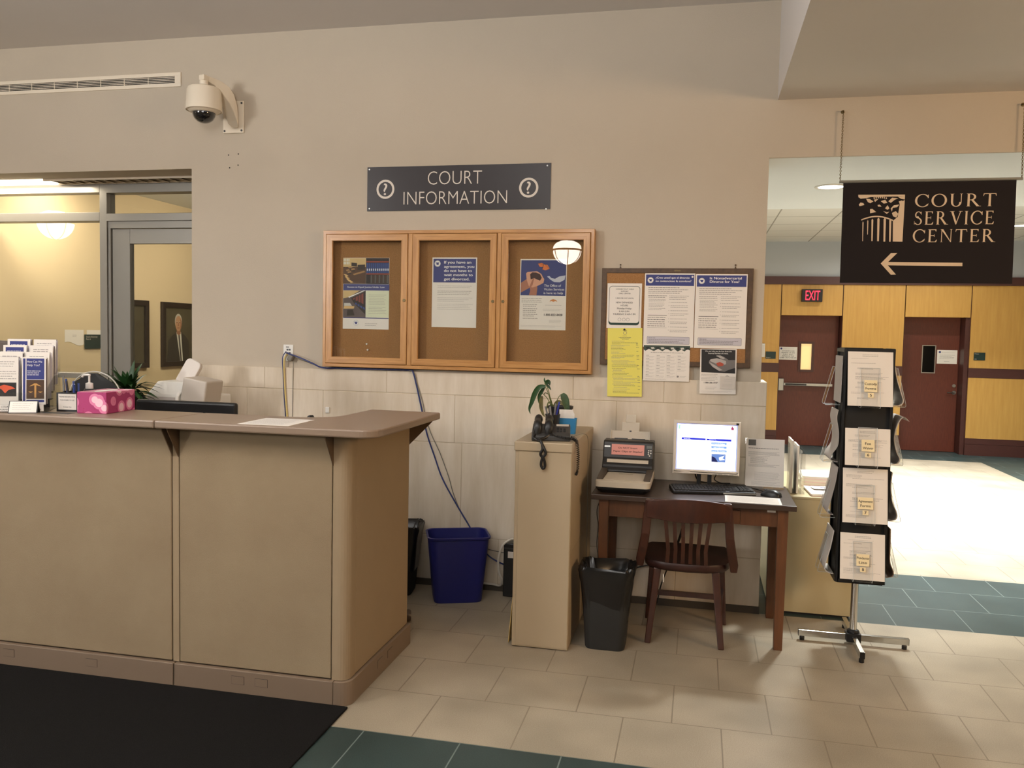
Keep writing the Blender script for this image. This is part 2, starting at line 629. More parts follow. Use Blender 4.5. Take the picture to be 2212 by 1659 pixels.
class Layer:
    """flat printed layers on a sheet: u to the right, v downwards from its top left corner"""

    def __init__(s, sheet, front=0.0012, flip=1):
        s.o, s.b, s.front, s.n = sheet, MB(), front, 0

    def p(s, u, v, k=1):
        return (u, -s.front - 0.0003 * k - 0.00002 * (s.n % 12), -v)

    def rect(s, u, v, w, h, m, k=1):
        s.b.use(m).poly([s.p(u, v, k), s.p(u, v + h, k), s.p(u + w, v + h, k), s.p(u + w, v, k)])
        return s

    def poly(s, pts, m, k=1):
        s.n += 1
        area2 = sum(a[0] * b[1] - b[0] * a[1] for a, b in zip(pts, pts[1:] + pts[:1]))
        if area2 > 0:
            pts = pts[::-1]
        s.b.use(m).poly([s.p(u, v, k) for u, v in pts])
        return s

    def disc(s, u, v, r, m, k=1, n=24, ry=None):
        ry = ry or r
        return s.poly([(u + r * math.cos(2 * PI * i / n), v + ry * math.sin(2 * PI * i / n)) for i in range(n)], m, k)

    def ring(s, u, v, r0_, r1_, m, k=1, n=32):
        s.b.use(m)
        for i in range(n):
            a, b = 2 * PI * i / n, 2 * PI * (i + 1) / n
            s.b.poly([s.p(u + r * math.cos(t), v + r * math.sin(t), k) for r, t in ((r0_, a), (r1_, a), (r1_, b), (r0_, b))][::-1])
        return s

    def line(s, pts, w, m, k=1):
        for (a, b), (c, d) in zip(pts, pts[1:]):
            l = math.hypot(c - a, d - b) or 1e-9
            nx, ny = -(d - b) / l * w / 2, (c - a) / l * w / 2
            s.poly([(a + nx, b + ny), (c + nx, d + ny), (c - nx, d - ny), (a - nx, b - ny)], m, k)
        return s

    def text(s, body, u, v, w, h, m, k=2, thin=0.0, center=False):
        """lettering whose capitals stand between v and v+h; width w (None keeps proportions)"""
        bold = max(0.0, thin)
        vs_, fs = text_geo(body, min(0.0, thin))
        if not vs_:
            return s
        x0 = min(q[0] for q in vs_)
        x1 = max(q[0] for q in vs_)
        sy = h / CAP
        sx = sy if w is None else w / (x1 - x0)
        off = -(x1 - x0) * sx / 2 if center else 0
        s.b.use(m)
        s.n += 1
        for du in ((0.0,) if bold < 0.004 else (-bold * sx, 0.0, bold * sx)):
            s.n += 1
            ids = s.b.add([s.p(u + off + du + (q[0] - x0) * sx, v + h - q[1] * sy, k) for q in vs_])
            for f in fs:
                s.b.face([ids[i] for i in f])
        return s

    def greek(s, u, v, w, n, dy, h, m, k=2, seed=1, ragged=0.25, indent=0.0):
        m = PRINT.get(m.name, m)
        """fine print too small to read: rows of word-long strokes"""
        r = random.Random(seed)
        for i in range(n):
            x = u + (indent if i else 0)
            end = u + w * (1 - (r.random() * ragged if i % 3 else r.random() * ragged * 0.3))
            while x < end - 0.004:
                ww = min(end - x, h * (1.0 + 3.2 * r.random()))
                s.rect(x, v + i * dy + h * 0.25, ww, h * 0.62, m, k)
                if r.random() < 0.7:
                    s.rect(x + ww * r.random() * 0.7, v + i * dy, h * 0.22, h * 0.3, m, k)
                x += ww + h * 0.5
        return s

    def build(s, name, **k):
        return s.b.build(name, parent=s.o, **k)


def sheet(name, label, cat, loc, w, h, m=PAPER, rot=(0, 0, 0), thick=0.0012, parent=None, group=None):
    b = MB()
    b.box(0, w, -thick, 0, -h, 0)
    return b.build(name, m, parent=parent, loc=loc, rot=rot, label=label, cat=cat, group=group)


def aff(tl, tr, bl, w, h):
    """picture-of-the-page coordinates -> page coordinates in metres"""
    ax, ay = (tr[0] - tl[0]) / w, (tr[1] - tl[1]) / w
    bx, by = (bl[0] - tl[0]) / h, (bl[1] - tl[1]) / h
    det = ax * by - bx * ay

    def f(x, y):
        dx, dy = x - tl[0], y - tl[1]
        return ((by * dx - bx * dy) / det, (-ay * dx + ax * dy) / det)
    return f


def seal(L, u, v, r, k=3):
    L.disc(u, v, r, WHITEI, k)
    L.ring(u, v, r * 0.86, r * 0.92, INKG, k + 1, 24)
    L.poly([(u - r * .55, v - r * .35), (u + r * .55, v - r * .35), (u + r * .55, v - r * .12), (u + r * .38, v - r * .1), (u + r * .4, v + r * .4), (u - r * .3, v + r * .42), (u - r * .36, v - r * .05), (u - r * .55, v - r * .1)], NAVY, k + 1)
    return L


# seriffed capitals of the hanging sign, unit height, built from strokes
def serif_glyph(ch):
    P = []
    TH, TN, SF = 0.135, 0.05, 0.035

    def q(*pts):
        P.append(list(pts))

    def stem(x0, x1, w=TH, y0=0.0, y1=1.0, top=True, bot=True):
        # straight or slanting stem from (x0,y0) to (x1,y1) with slab serifs
        q((x0 - w / 2, y0), (x0 + w / 2, y0), (x1 + w / 2, y1), (x1 - w / 2, y1))
        s = 0.075
        if bot:
            q((x0 - w / 2 - s, y0), (x0 + w / 2 + s, y0), (x0 + w / 2, y0 + SF), (x0 - w / 2, y0 + SF))
        if top:
            q((x1 - w / 2 - s, y1), (x1 - w / 2, y1 - SF), (x1 + w / 2, y1 - SF), (x1 + w / 2 + s, y1))

    def arc(cx, cy, rx, ry, a0, a1, n=18, tk=TH, tn=TN):
        for i in range(n):
            pa = []
            for a in (a0 + (a1 - a0) * i / n, a0 + (a1 - a0) * (i + 1) / n):
                c, s_ = math.cos(R_(a)), math.sin(R_(a))
                t = tn + (tk - tn) * abs(c) ** 1.3
                pa.append(((cx + rx * c, cy + ry * s_), (cx + (rx - t) * c, cy + (ry - t) * s_)))
            q(pa[0][0], pa[1][0], pa[1][1], pa[0][1])
    if ch == 'O':
        arc(0.5, 0.5, 0.48, 0.52, 0, 360, 36)
        return P, 1.0
    if ch == 'C':
        arc(0.5, 0.5, 0.48, 0.52, 42, 318, 28)
        q((0.80, 0.70), (0.86, 0.70), (0.86, 0.97), (0.83, 0.97))
        q((0.80, 0.16), (0.87, 0.24), (0.855, 0.27), (0.78, 0.20))
        return P, 0.9
    if ch == 'U':
        stem(0.17, 0.17, y0=0.35, bot=False)
        stem(0.73, 0.73, w=TN, y0=0.35, bot=False)
        arc(0.43, 0.36, 0.325, 0.38, 180, 360, 16, TH, TN)
        return P, 0.88
    if ch == 'R':
        stem(0.18, 0.18)
        arc(0.33, 0.74, 0.30, 0.26, -90, 90, 16)
        q((0.2, 0.95), (0.35, 0.95), (0.35, 1.0), (0.2, 1.0))
        q((0.2, 0.48), (0.35, 0.48), (0.35, 0.53), (0.2, 0.53))
        q((0.33, 0.5), (0.47, 0.52), (0.86, 0.0), (0.68, 0.0))
        q((0.66, 0.0), (0.95, 0.0), (0.95, 0.03), (0.66, 0.03))
        return P, 0.92
    if ch == 'T':
        stem(0.42, 0.42, top=False)
        q((0.04, 0.95), (0.80, 0.95), (0.80, 1.0), (0.04, 1.0))
        q((0.02, 0.80), (0.05, 0.80), (0.10, 0.97), (0.04, 1.0))
        q((0.82, 0.80), (0.79, 0.80), (0.74, 0.97), (0.80, 1.0))
        return P, 0.84
    if ch == 'E':
        stem(0.18, 0.18)
        for y in (0.0, 0.49, 0.95):
            w = 0.62 if y != 0.49 else 0.5
            q((0.2, y), (w, y), (w, y + 0.05), (0.2, y + 0.05))
        q((0.59, 0.83), (0.62, 0.83), (0.63, 1.0), (0.53, 0.97))
        q((0.48, 0.41), (0.51, 0.41), (0.51, 0.62), (0.48, 0.62))
        q((0.53, 0.03), (0.64, 0.0), (0.69, 0.20), (0.66, 0.20))
        return P, 0.72
    if ch == 'V':
        q((0.08, 1.0), (0.24, 1.0), (0.50, 0.22), (0.44, 0.0))
        q((0.76, 1.0), (0.82, 1.0), (0.50, 0.0), (0.44, 0.0))
        q((0.0, 1.0), (0.0, 0.968), (0.34, 0.968), (0.34, 1.0))
        q((0.66, 1.0), (0.66, 0.968), (0.92, 0.968), (0.92, 1.0))
        return P, 0.92
    if ch == 'I':
        stem(0.18, 0.18)
        return P, 0.36
    if ch == 'N':
        stem(0.16, 0.16, w=TN)
        stem(0.80, 0.80, w=TN, bot=False)
        q((0.10, 1.0), (0.26, 1.0), (0.825, 0.0), (0.78, 0.0))
        return P, 0.96
    if ch == 'S':
        pts = []
        arc(0.33, 0.74, 0.25, 0.27, 30, 262, 16, 0.09, TN)
        arc(0.31, 0.25, 0.29, 0.27, -150, 80, 18, 0.11, TN)
        q((0.22, 0.60), (0.30, 0.66), (0.50, 0.40), (0.36, 0.47))
        q((0.12, 0.66), (0.20, 0.60), (0.46, 0.36), (0.52, 0.42))
        q((0.52, 0.76), (0.55, 0.76), (0.56, 0.99), (0.53, 0.99))
        q((0.03, 0.02), (0.06, 0.02), (0.06, 0.26), (0.03, 0.26))
        return P, 0.64
    return P, 0.4


def serif_word(L, word, u, v, w, h, m, k=1, track=0.12):
    gl = [serif_glyph(c) for c in word]
    tot = sum(g[1] for g in gl) + track * (len(word) - 1)
    sx = w / tot
    x = 0
    for P, adv in gl:
        for q in P:
            L.poly([(u + (x + a) * sx, v + (1 - b) * h) for a, b in q], m, k)
        x += adv + track

# =================================================================== SETTING
ZC = 3.556
struct('floor', MB().box(-9, 7, -11, 9, -0.1, 0), FLOORM)
b = MB()
b.box(-9, -3.375, 0, 0.5, 2.69, ZC)
b.box(-3.375, 0.357, 0, 0.3, 0, ZC)
b.box(-3.375, -3.2, 0.3, 0.6, 0, ZC)
b.box(0.357, 6.6, 0, 0.02, 2.67, ZC)
wall_back = struct('wall_back', b, WALLP)
b = MB()
for x, z in ((-3.100, 2.774), (-3.028, 2.779), (-3.092, 2.690), (-3.030, 2.706)):
    b.lathe([(0.0045, -0.0015), (0.0045, 0.0)], (x, 0, z), 8, 'y')
b.build('screw_hole', BLACKM, parent=wall_back)
# stone wainscot in courses
b = MB()
courses = [(1.232, 1.373, (-2.82, -1.959, -0.748, -0.2)), (0.928, 1.230, (-2.95, -2.4, -1.5, -0.48, 0.02)), (0.329, 0.926, (-2.6, -1.45, -0.86, -0.27)), (0.041, 0.327, (-2.9, -2.0, -1.2, -0.1))]
for z0, z1, js in courses:
    xs = [-3.375] + list(js) + [0.392]
    for xa, xb in zip(xs, xs[1:]):
        b.box(xa + 0.001, xb - 0.001, -0.022, 0, z0, z1)
    b.box(0.359, 0.392, 0.0, 0.3, z0, z1)
struct('wall_wainscot', b, STONE, bevel=0.0025, seg=1)
struct('wall_wainscot_joints', MB().box(-3.375, 0.385, -0.020, 0, 0.0, 1.371), mat('joint_mortar', (182, 166, 140), 0.9))
struct('baseboard_back', MB().box(-3.375, 0.395, -0.030, -0.002, 0, 0.041), DARKSTONE)
struct('ceiling', MB().box(-9, 5.2, -11, 0.3, ZC, ZC + 0.1), CEILP)
struct('ceiling_soffit', MB().box(0.392, 5.2, -11, 0, 2.996, ZC), CEILP)
struct('wall_left', MB().box(-9.1, -9, -11, 0.5, 0, ZC), WALLP)
struct('wall_right', MB().box(5.2, 5.3, -11, 0.0, 0, ZC), WALLP)
struct('wall_front', MB().box(-9, 5.2, -11.1, -11, 0, ZC), WALLP)
# office behind the glass
OFW = mat('office_paint', (220, 200, 164), 0.85, var=0.03, scale=1.5)
struct('wall_office_left', MB().box(-5.65, -5.5, 0.5, 6.5, 0, 2.95), OFW)
struct('wall_office_front', MB().box(-9, -5.63, 0.60, 0.66, 0, 2.95), OFW)
struct('wall_office_far', MB().box(-5.5, -1.2, 6.5, 6.6, 0, 2.95), OFW)
struct('wall_office_right', MB().box(-1.2, -0.9, 0.3, 8.26, 0, 3.3), WHITEP)
struct('ceiling_office', MB().box(-5.65, -1.2, 0.5, 6.6, 2.925, 3.0), WHITEP)
# corridor
struct('ceiling_corridor', MB().box(0.357, 6.6, 0.02, 2.0, 2.67, 3.2), WHITEP)
struct('ceiling_corridor_tiles', MB().box(-0.9, 6.6, 2.0, 8.5, 3.106, 3.2), ceiling_tile_material())
struct('wall_corridor_right', MB().box(6.5, 6.6, 0.3, 8.5, 0, 3.2), GREYP)
YF = 8.26
b = MB()
b.box(-0.9, 6.5, YF, YF + 0.2, 2.58, 3.2)
struct('wall_far', b, GREYP)
b = MB()
xsP = [-0.9, 0.28, 1.185, 2.065, 2.929, 3.818, 4.75, 5.65, 6.5]
for i, (xa, xb) in enumerate(zip(xsP, xsP[1:])):
    g = 0.007
    door = i in (2, 4)
    b.box(xa + g, xb - g, YF - 0.02, YF + (0.32 if door else 0), 2.003 if door else 1.273, 2.463)
    if not door:
        b.box(xa + g, xb - g, YF - 0.02, YF, 0.25, 1.132)
struct('wall_far_panels', b, PANELW)
b = MB()
for xa, xb in ((-0.9, 1.185), (2.065, 2.929), (3.818, 6.5)):
    b.box(xa, xb, YF, YF + 0.32, 0, 2.58)
b.box(-0.9, 6.5, YF + 0.0, YF + 0.2, 2.463, 2.58)
struct('wall_far_core', b, MAHOG)
b = MB()
b.box(-0.9, 6.5, YF - 0.05, YF, 2.463, 2.582)
struct('trim_1', b, MAHOG, bevel=0.004)
b = MB()
for xa, xb in ((-0.9, 1.185), (2.065, 2.929), (3.818, 6.5)):
    b.box(xa, xb, YF - 0.024, YF, 1.134, 1.271)
struct('trim_2', b, MAHOG)
b = MB()
for xa, xb in ((-0.9, 1.185), (2.065, 2.929), (3.818, 6.5)):
    b.box(xa, xb, YF - 0.03, YF, 0, 0.163)
    b.box(xa, xb, YF - 0.024, YF, 0.166, 0.25)
struct('baseboard_far', b, MAHOG)


def far_door(n, xa, xb, wx0, wx1, wz0, wz1, lit, frame):
    b = MB()
    y0, y1 = YF + 0.26, YF + 0.31
    b.box(xa, wx0, y0, y1, 0.005, 2.003)
    b.box(wx1, xb, y0, y1, 0.005, 2.003)
    b.box(wx0, wx1, y0, y1, 0.005, wz0)
    b.box(wx0, wx1, y0, y1, wz1, 2.003)
    d = struct('door_%d' % n, b, DOORW)
    f = MB()
    for q in ((wx0 - frame, wx0, wz0 - frame, wz1 + frame), (wx1, wx1 + frame, wz0 - frame, wz1 + frame), (wx0, wx1, wz0 - frame, wz0), (wx0, wx1, wz1, wz1 + frame)):
        f.box(q[0], q[1], y0 - 0.012, y0, q[2], q[3])
    f.build('vision_frame', MAHOG if frame > 0.02 else STEEL, parent=d)
    MB().box(wx0, wx1, y0 + 0.02, y0 + 0.028, wz0, wz1).build('vision_pane', mat('lit_pane', (255, 226, 160), 0.2, emit=0.55) if lit else mat('dark_pane', (14, 13, 12), 0.12), parent=d)
    return d, y0


d3, yd = far_door(2, 1.19, 2.06, 1.528, 1.684, 1.175, 1.572, True, 0.036)
b = MB()
b.box(1.285, 2.0, yd - 0.055, yd - 0.02, 0.925, 0.965)
b.build('push_bar', STEEL, parent=d3, bevel=0.006)
MB().box(1.31, 1.62, yd - 0.060, yd - 0.055, 0.933, 0.957).build('push_bar_grip', BLACK, parent=d3)
MB().box(1.206, 1.285, yd - 0.07, yd, 0.845, 1.03).build('latch_case', STEEL, parent=d3, bevel=0.006)
d4, yd = far_door(3, 2.934, 3.76, 3.262, 3.43, 1.185, 1.58, False, 0.012)
b = MB()
b.lathe([(0.030, -0.012), (0.030, 0)], (3.715, yd, 0.893), 16, 'y')
b.tube([(3.715, yd - 0.012, 0.893), (3.715, yd - 0.05, 0.893), (3.61, yd - 0.05, 0.892)], 0.011, 8)
b.build('door_handle', CHROME, parent=d4, smooth=True)
MB().lathe([(0.024, -0.014), (0.024, 0)], (3.712, yd, 0.995), 14, 'y').build('deadbolt', STEEL, parent=d4, smooth=True)
struct('trim_3', MB().box(3.762, 3.818, YF + 0.02, YF + 0.31, 0, 2.003), MAHOG)

# aluminium glazing of the office
b = MB()
y0, y1 = 0.40, 0.50
b.box(-8.9, -4.41, y0, y1, 2.616, 2.69)
b.box(-8.9, -4.41, y0, y1, 2.406, 2.470)
b.box(-8.9, -4.41, y0, y1, 1.222, 1.262)
b.box(-8.9, -4.41, y0, y1, 0, 0.12)
b.box(-4.41, -4.351, y0, y1, 0, 2.69)
b.box(-4.351, -3.375, y0, y1, 2.611, 2.69)
b.box(-4.351, -3.375, y0, y1, 2.403, 2.459)
b.box(-4.351, -3.375, y0 + 0.012, y1, 2.352, 2.403)
b.box(-4.351, -4.326, y0 + 0.012, y1, 0, 2.352)
b.box(-3.44, -3.375, y0 + 0.012, y1, 0, 2.352)
win = struct('window_1', b, ALU, bevel=0.002, seg=1)
MB().box(-8.9, -4.41, 0.447, 0.453, 2.470, 2.616).build('glass_pane', GLASS, parent=win)
MB().box(-8.9, -4.41, 0.447, 0.453, 1.262, 2.406).build('glass_pane', GLASS, parent=win)
MB().box(-8.9, -4.41, 0.447, 0.453, 0.12, 1.222).build('glass_pane', GLASS, parent=win)
MB().box(-4.351, -3.375, 0.447, 0.453, 2.459, 2.611).build('glass_pane', GLASS, parent=win)
b = MB()
b.box(-4.320, -4.171, 0.425, 0.470, 0.01, 2.346)
b.box(-3.59, -3.446, 0.425, 0.470, 0.01, 2.346)
b.box(-4.171, -3.59, 0.425, 0.470, 2.238, 2.346)
b.box(-4.171, -3.59, 0.425, 0.470, 0.01, 0.26)
d1 = struct('door_1', b, ALU, bevel=0.002, seg=1)
MB().box(-4.171, -3.59, 0.445, 0.451, 0.26, 2.238).build('glass_pane', GLASS, parent=d1)

# =================================================================== FIXTURES ON THE CEILINGS
ll = thing('linear_ceiling_light', 'long glowing light strip set in the soffit above the glass office front', 'ceiling light', (-5.9, 0.32, 2.69))
MB().box(-3.0, 1.15, -0.09, 0.07, -0.012, 0).build('diffuser', mat('lit_diffuser', (255, 240, 214), 0.5, emit=7), parent=ll)
b = MB()
b.box(1.15, 2.5, -0.09, -0.08, -0.014, 0)
b.box(1.15, 2.5, 0.06, 0.07, -0.014, 0)
for i in range(15):
    x = 1.18 + i * 0.088
    b.prism([(x, -0.08, -0.001), (x + 0.03, -0.08, -0.014), (x + 0.034, -0.08, -0.014), (x + 0.004, -0.08, -0.001)], (0, 0.14, 0))
b.build('louvre', IVORY, parent=ll)


def downlight(x, y, z, label):
    t = thing('downlight', label, 'ceiling light', (x, y, z), group='round downlights of the corridor')
    MB().lathe([(0.085, -0.006), (0.105, -0.006), (0.108, 0), (0.085, 0)], (0, 0, 0), 28, cap0=False, cap1=False).build('trim_ring', WHITE, parent=t)
    MB().lathe([(0.085, -0.003), (0.085, 0)], (0, 0, 0), 28).build('lens', mat('lit_lens', (255, 250, 240), 0.5, emit=9), parent=t)
    return t


downlight(0.836, 0.994, 2.67, 'round downlight glowing at the upper left corner of the dark hanging sign')
downlight(3.85, 6.56, 3.106, 'round downlight at the right edge, seen beside the hanging sign')


def pendant(x, y, z, label):
    t = thing('pendant_lamp', label, 'lamp', (x, y, z), group='bowl pendants of the lobby')
    r = 0.205
    b = MB()
    prof = [(r * math.sin(R_(a)), -r * math.cos(R_(a))) for a in range(2, 91, 8)] + [(r * 0.98, 0.05), (r * 0.8, 0.10), (r * 0.5, 0.13)]
    b.lathe(prof, (0, 0, 0), 28)
    b.build('bowl', mat('lit_bowl', (255, 246, 232), 0.5, emit=16), parent=t, smooth=True)
    b = MB()
    b.lathe([(r + 0.004, -0.012), (r + 0.008, 0.0), (r + 0.004, 0.014), (r + 0.001, 0.0)], (0, 0, 0), 28, cap0=False, cap1=False)
    for k in range(6):
        a = PI * k / 3 + 0.3
        pts = [((r + 0.004) * math.sin(R_(q)) * math.cos(a), (r + 0.004) * math.sin(R_(q)) * math.sin(a), -(r + 0.004) * math.cos(R_(q))) for q in range(0, 91, 10)]
        b.tube(pts, 0.006, 6)
    b.build('cage_band', WALNUT, parent=t, smooth=True)
    MB().tube([(0, 0, 0.13), (0, 0, ZC - z)], 0.012, 10).build('rod', WALNUT, parent=t)
    return t


pendant(-1.90, -7.05, 2.845, 'glowing bowl pendant mirrored in the right door of the oak case')
pendant(-7.72, -2.88, 2.872, 'glowing bowl pendant mirrored in the glass of the office front')

# =================================================================== UPPER WALL
# air grille
t = thing('air_grille', 'long slotted white air grille high on the wall at upper left', 'vent', (0, 0, 0))
b = MB()
xa, xb, za, zb = -7.5, -3.452, 3.236, 3.330
b.box(xa, xb, -0.008, 0, zb - 0.024, zb)
b.box(xa, xb, -0.008, 0, za, za + 0.024)
b.box(xb - 0.045, xb, -0.008, 0, za + 0.024, zb - 0.024)
b.build('frame', IVORY, parent=t, bevel=0.001, seg=1)
MB().box(xa, xb - 0.045, -0.001, 0, za + 0.024, zb - 0.024).build('backing', BLACKM, parent=t)
b = MB()
for i in range(4):
    z = za + 0.0305 + i * 0.0105
    b.box(xa, xb - 0.045, -0.007, -0.002, z, z + 0.0035)
for i in range(22):
    x = xb - 0.25 - i * 0.185
    b.box(x, x + 0.004, -0.006, -0.001, za + 0.024, zb - 0.024)
b.build('slats', IVORY, parent=t)

# dome camera
t = thing('security_camera', 'white dome security camera on a curved bracket beside the air grille', 'camera', (-3.06, 0, 2.913))
b = MB()
b.box(-0.076, 0.076, -0.012, 0, 0, 0.21)
pl = b.build('mounting_plate', IVORY, parent=t, bevel=0.008)
for x, z in ((-0.062, 0.016), (0.062, 0.016), (0.062, 0.194), (-0.062, 0.194)):
    MB().lathe([(0.007, -0.015), (0.007, -0.011)], (x, 0, z), 10, 'y').build('screw', DGREY, parent=pl)
# bracket: arm of U section sweeping up and out from the plate
b = MB()
cx, cy = -0.072, -0.235
path = [((0.004, -0.012, 0.085), 0.075, 0.055), ((0.004, -0.03, 0.150), 0.075, 0.075), ((0.000, -0.055, 0.205), 0.072, 0.085), ((-0.012, -0.090, 0.250), 0.066, 0.075), ((-0.030, -0.130, 0.278), 0.056, 0.055), ((-0.052, -0.175, 0.296), 0.046, 0.034), ((-0.066, -0.215, 0.302), 0.040, 0.026), ((cx, cy - 0.03, 0.302), 0.040, 0.026)]
rings = []
for (x, y, z), w, h in path:
    dx, dy = cx / math.hypot(cx, cy), cy / math.hypot(cx, cy)
    nx, ny = -dy, dx
    rings.append([(x + nx * w * .6, y + ny * w * .6, z - h), (x + nx * w * .6, y + ny * w * .6, z + h * .35), (x - nx * w * .6, y - ny * w * .6, z + h * .35), (x - nx * w * .6, y - ny * w * .6, z - h)])
b.loft(rings)
b.build('bracket_arm', IVORY, parent=t, bevel=0.006)
zz = 0.236
MB().lathe([(0.036, 0.0), (0.036, 0.016), (0.027, 0.018), (0.027, 0.05)], (cx, cy, zz - 0.004), 20).build('neck', IVORY, parent=t, smooth=True)
b = MB()
b.lathe([(0.085, 0.0), (0.098, -0.006), (0.104, -0.02), (0.112, -0.145), (0.108, -0.147), (0.100, -0.13)], (cx, cy, zz), 36)
b.build('housing', IVORY, parent=t, smooth=True)
MB().lathe([(0.107, -0.128), (0.104, -0.142), (0.082, -0.158), (0.074, -0.160)], (cx, cy, zz), 36, cap0=False).build('trim_ring', IVORY, parent=t, smooth=True)
b = MB()
b.lathe([(0.071, -0.155)] + [(0.071 * math.cos(R_(a)), -0.160 - 0.064 * math.sin(R_(a))) for a in range(0, 89, 8)], (cx, cy, zz), 32)
b.build('dome', mat('smoked_dome', (16, 17, 20), 0.06, coat=1.0), parent=t, smooth=True)

# court information sign
W_, H_ = 1.192, 0.278
sg = sheet('information_sign', 'dark plum COURT INFORMATION wall sign with two question marks', 'sign', (-2.112, 0, 2.670), W_, H_, SIGNB, thick=0.006)
F = aff((122, 162), (2065, 122), (120, 608), W_, H_)
L = Layer(sg, 0.006)
for word, ca, cb, cc in (('COURT', (783, 203), (1358, 197), (786, 338)), ('INFORMATION', (522, 408), (1622, 395), (524, 540))):
    (ua, va), (ub, _), (_, vc) = F(*ca), F(*cb), F(*cc)
    L.text(word, ua, va, ub - ua, vc - va, SIGNL, 1, thin=-0.016)
L.build('lettering')
for px, py in ((322, 384), (1842, 362)):
    L = Layer(sg, 0.006)
    u, v = F(px, py)
    L.ring(u, v, 0.0465, 0.0605, SIGNL)
    L.text('?', u, v - 0.036, None, 0.072, SIGNL, 1, thin=0.012, center=True)
    L.build('question_mark')
for px, py in ((144, 185), (2028, 148), (146, 582), (2023, 569)):
    u, v = F(px, py)
    MB().lathe([(0.0045, -0.0085), (0.0045, -0.006)], (u, 0, -v), 10, 'y').build('screw', STEEL, parent=sg)

# hanging service centre banner
BW, BH = 0.884, 0.566
bn = thing('hanging_sign', 'dark COURT SERVICE CENTER banner with left arrow hanging on two chains', 'sign', (0.762, -0.03, 2.519))
ban = MB()
ban.loft([[(0, -0.004, 0.0), (BW, -0.004, 0.0), (BW, 0.004, 0), (0, 0.004, 0)], [(0.004, -0.004, -BH), (BW + 0.006, -0.004, -BH), (BW + 0.006, 0.004, -BH), (0.004, 0.004, -BH)]])
bo = ban.build('banner', BANNER, parent=bn)
MB().tube([(-0.022, 0, 0.0), (BW + 0.03, 0, 0.0)], 0.009, 10).build('rod', STEEL, parent=bn, smooth=True)
for x0, x1, z1 in ((-0.018, -0.016, 0.392), (BW + 0.026, 0.905, 0.398)):
    b = MB()
    n = 38
    for i in range(n):
        z = 0.006 + (z1 - 0.006) * (i + 0.5) / n
        x = x0 + (x1 - x0) * (i + 0.5) / n
        hl = (z1 / n) * 0.62
        ring = []
        for k in range(9):
            a = 2 * PI * k / 8
            ring.append((x + (0.0042 * math.cos(a) if i % 2 else 0), (0 if i % 2 else 0.0042 * math.cos(a)), z + hl * math.sin(a)))
        b.tube(ring, 0.0014, 4)
    b.build('chain', BRASS, parent=bn)
    b = MB()
    b.tube([(x1, 0.03, z1 + 0.004), (x1, 0.0, z1 + 0.004), (x1, -0.004, z1 - 0.004)], 0.004, 6)
    b.lathe([(0.010, 0.026), (0.010, 0.03)], (x1, 0, z1 + 0.004), 10, 'y')
    b.build('hook', BRASS, parent=bn)
F = aff((650, 702), (1988, 672), (630, 1492), BW, BH)
L = Layer(bo, 0.004)
for word, tl, tr, bl in (('COURT', (1218, 795), (1845, 785), (1216, 892)), ('SERVICE', (1215, 927), (1832, 920), (1214, 1028)), ('CENTER', (1207, 1065), (1840, 1060), (1206, 1163))):
    (ua, va), (ub, vb), (uc, vc) = F(*tl), F(*tr), F(*bl)
    serif_word(L, word, ua, va, ub - ua, vc - va, BANNERL)
L.build('lettering')
L = Layer(bo, 0.004)


def fp(*pts):
    L.poly([F(*p) for p in pts], BANNERL)


fp((960, 1333), (1040, 1250), (1090, 1248), (1005, 1333))
fp((960, 1333), (1005, 1333), (1083, 1416), (1042, 1418))
fp((1000, 1320), (1597, 1312), (1597, 1338), (1000, 1346))
L.build('arrow')
L = Layer(bo, 0.004)
fp((770, 802), (1140, 797), (1140, 812), (1050, 813), (880, 818), (772, 822))
fp((772, 820), (880, 816), (830, 828), (790, 832))
fp((1085, 815), (1140, 812), (1139, 835), (1110, 830))
fp((1103, 860), (1139, 838), (1128, 1160), (1052, 1160), (1050, 1000), (1086, 970))
for x0, x1, yt, yb in ((808, 817, 1012, 1162), (846, 855, 1000, 1110), (880, 894, 990, 1160), (926, 944, 982, 1160), (976, 994, 982, 1162), (1021, 1037, 990, 1162)):
    fp((x0, yt + 6), ((x0 + x1) / 2, yt - 4), (x1, yt + 6), (x1 - 2, yb), (x0 + 2, yb))
arcp = [(798 + 252 * i / 12, 1005 - 42 * math.sin(PI * (i + 1.5) / 15)) for i in range(13)]
for a, c in zip(arcp, arcp[1:]):
    fp(a, c, (c[0], c[1] + 10), (a[0], a[1] + 10))
for i in range(7):
    x = 892 + i * 16
    fp((x, 822 - 6 * math.sin(i / 6 * PI)), (x + 9, 820 - 6 * math.sin(i / 6 * PI)), (x + 11, 832 - 6 * math.sin(i / 6 * PI)), (x + 3, 834 - 6 * math.sin(i / 6 * PI)))
for pts in (((776, 878), (790, 862), (812, 866), (820, 880), (800, 886), (782, 890)), ((833, 832), (862, 834), (892, 852), (868, 866), (848, 858)), ((895, 838), (930, 834), (905, 856)), ((950, 850), (985, 838), (1003, 862), (975, 868)), ((925, 880), (942, 876), (958, 892), (930, 892)), ((866, 912), (885, 910), (916, 934), (868, 944)), ((1010, 850), (1040, 822), (1088, 826), (1060, 838), (1030, 862)), ((985, 905), (1005, 880), (1020, 905), (1005, 915)), ((1030, 905), (1055, 880), (1098, 874), (1080, 895), (1046, 900), (1040, 930)), ((1040, 940), (1070, 925), (1090, 945), (1076, 975), (1050, 965)), ((970, 925), (1000, 935), (1020, 930), (1000, 948)), ((1092, 850), (1118, 842), (1128, 856), (1100, 870))):
    fp(*pts)
L.build('column_emblem')


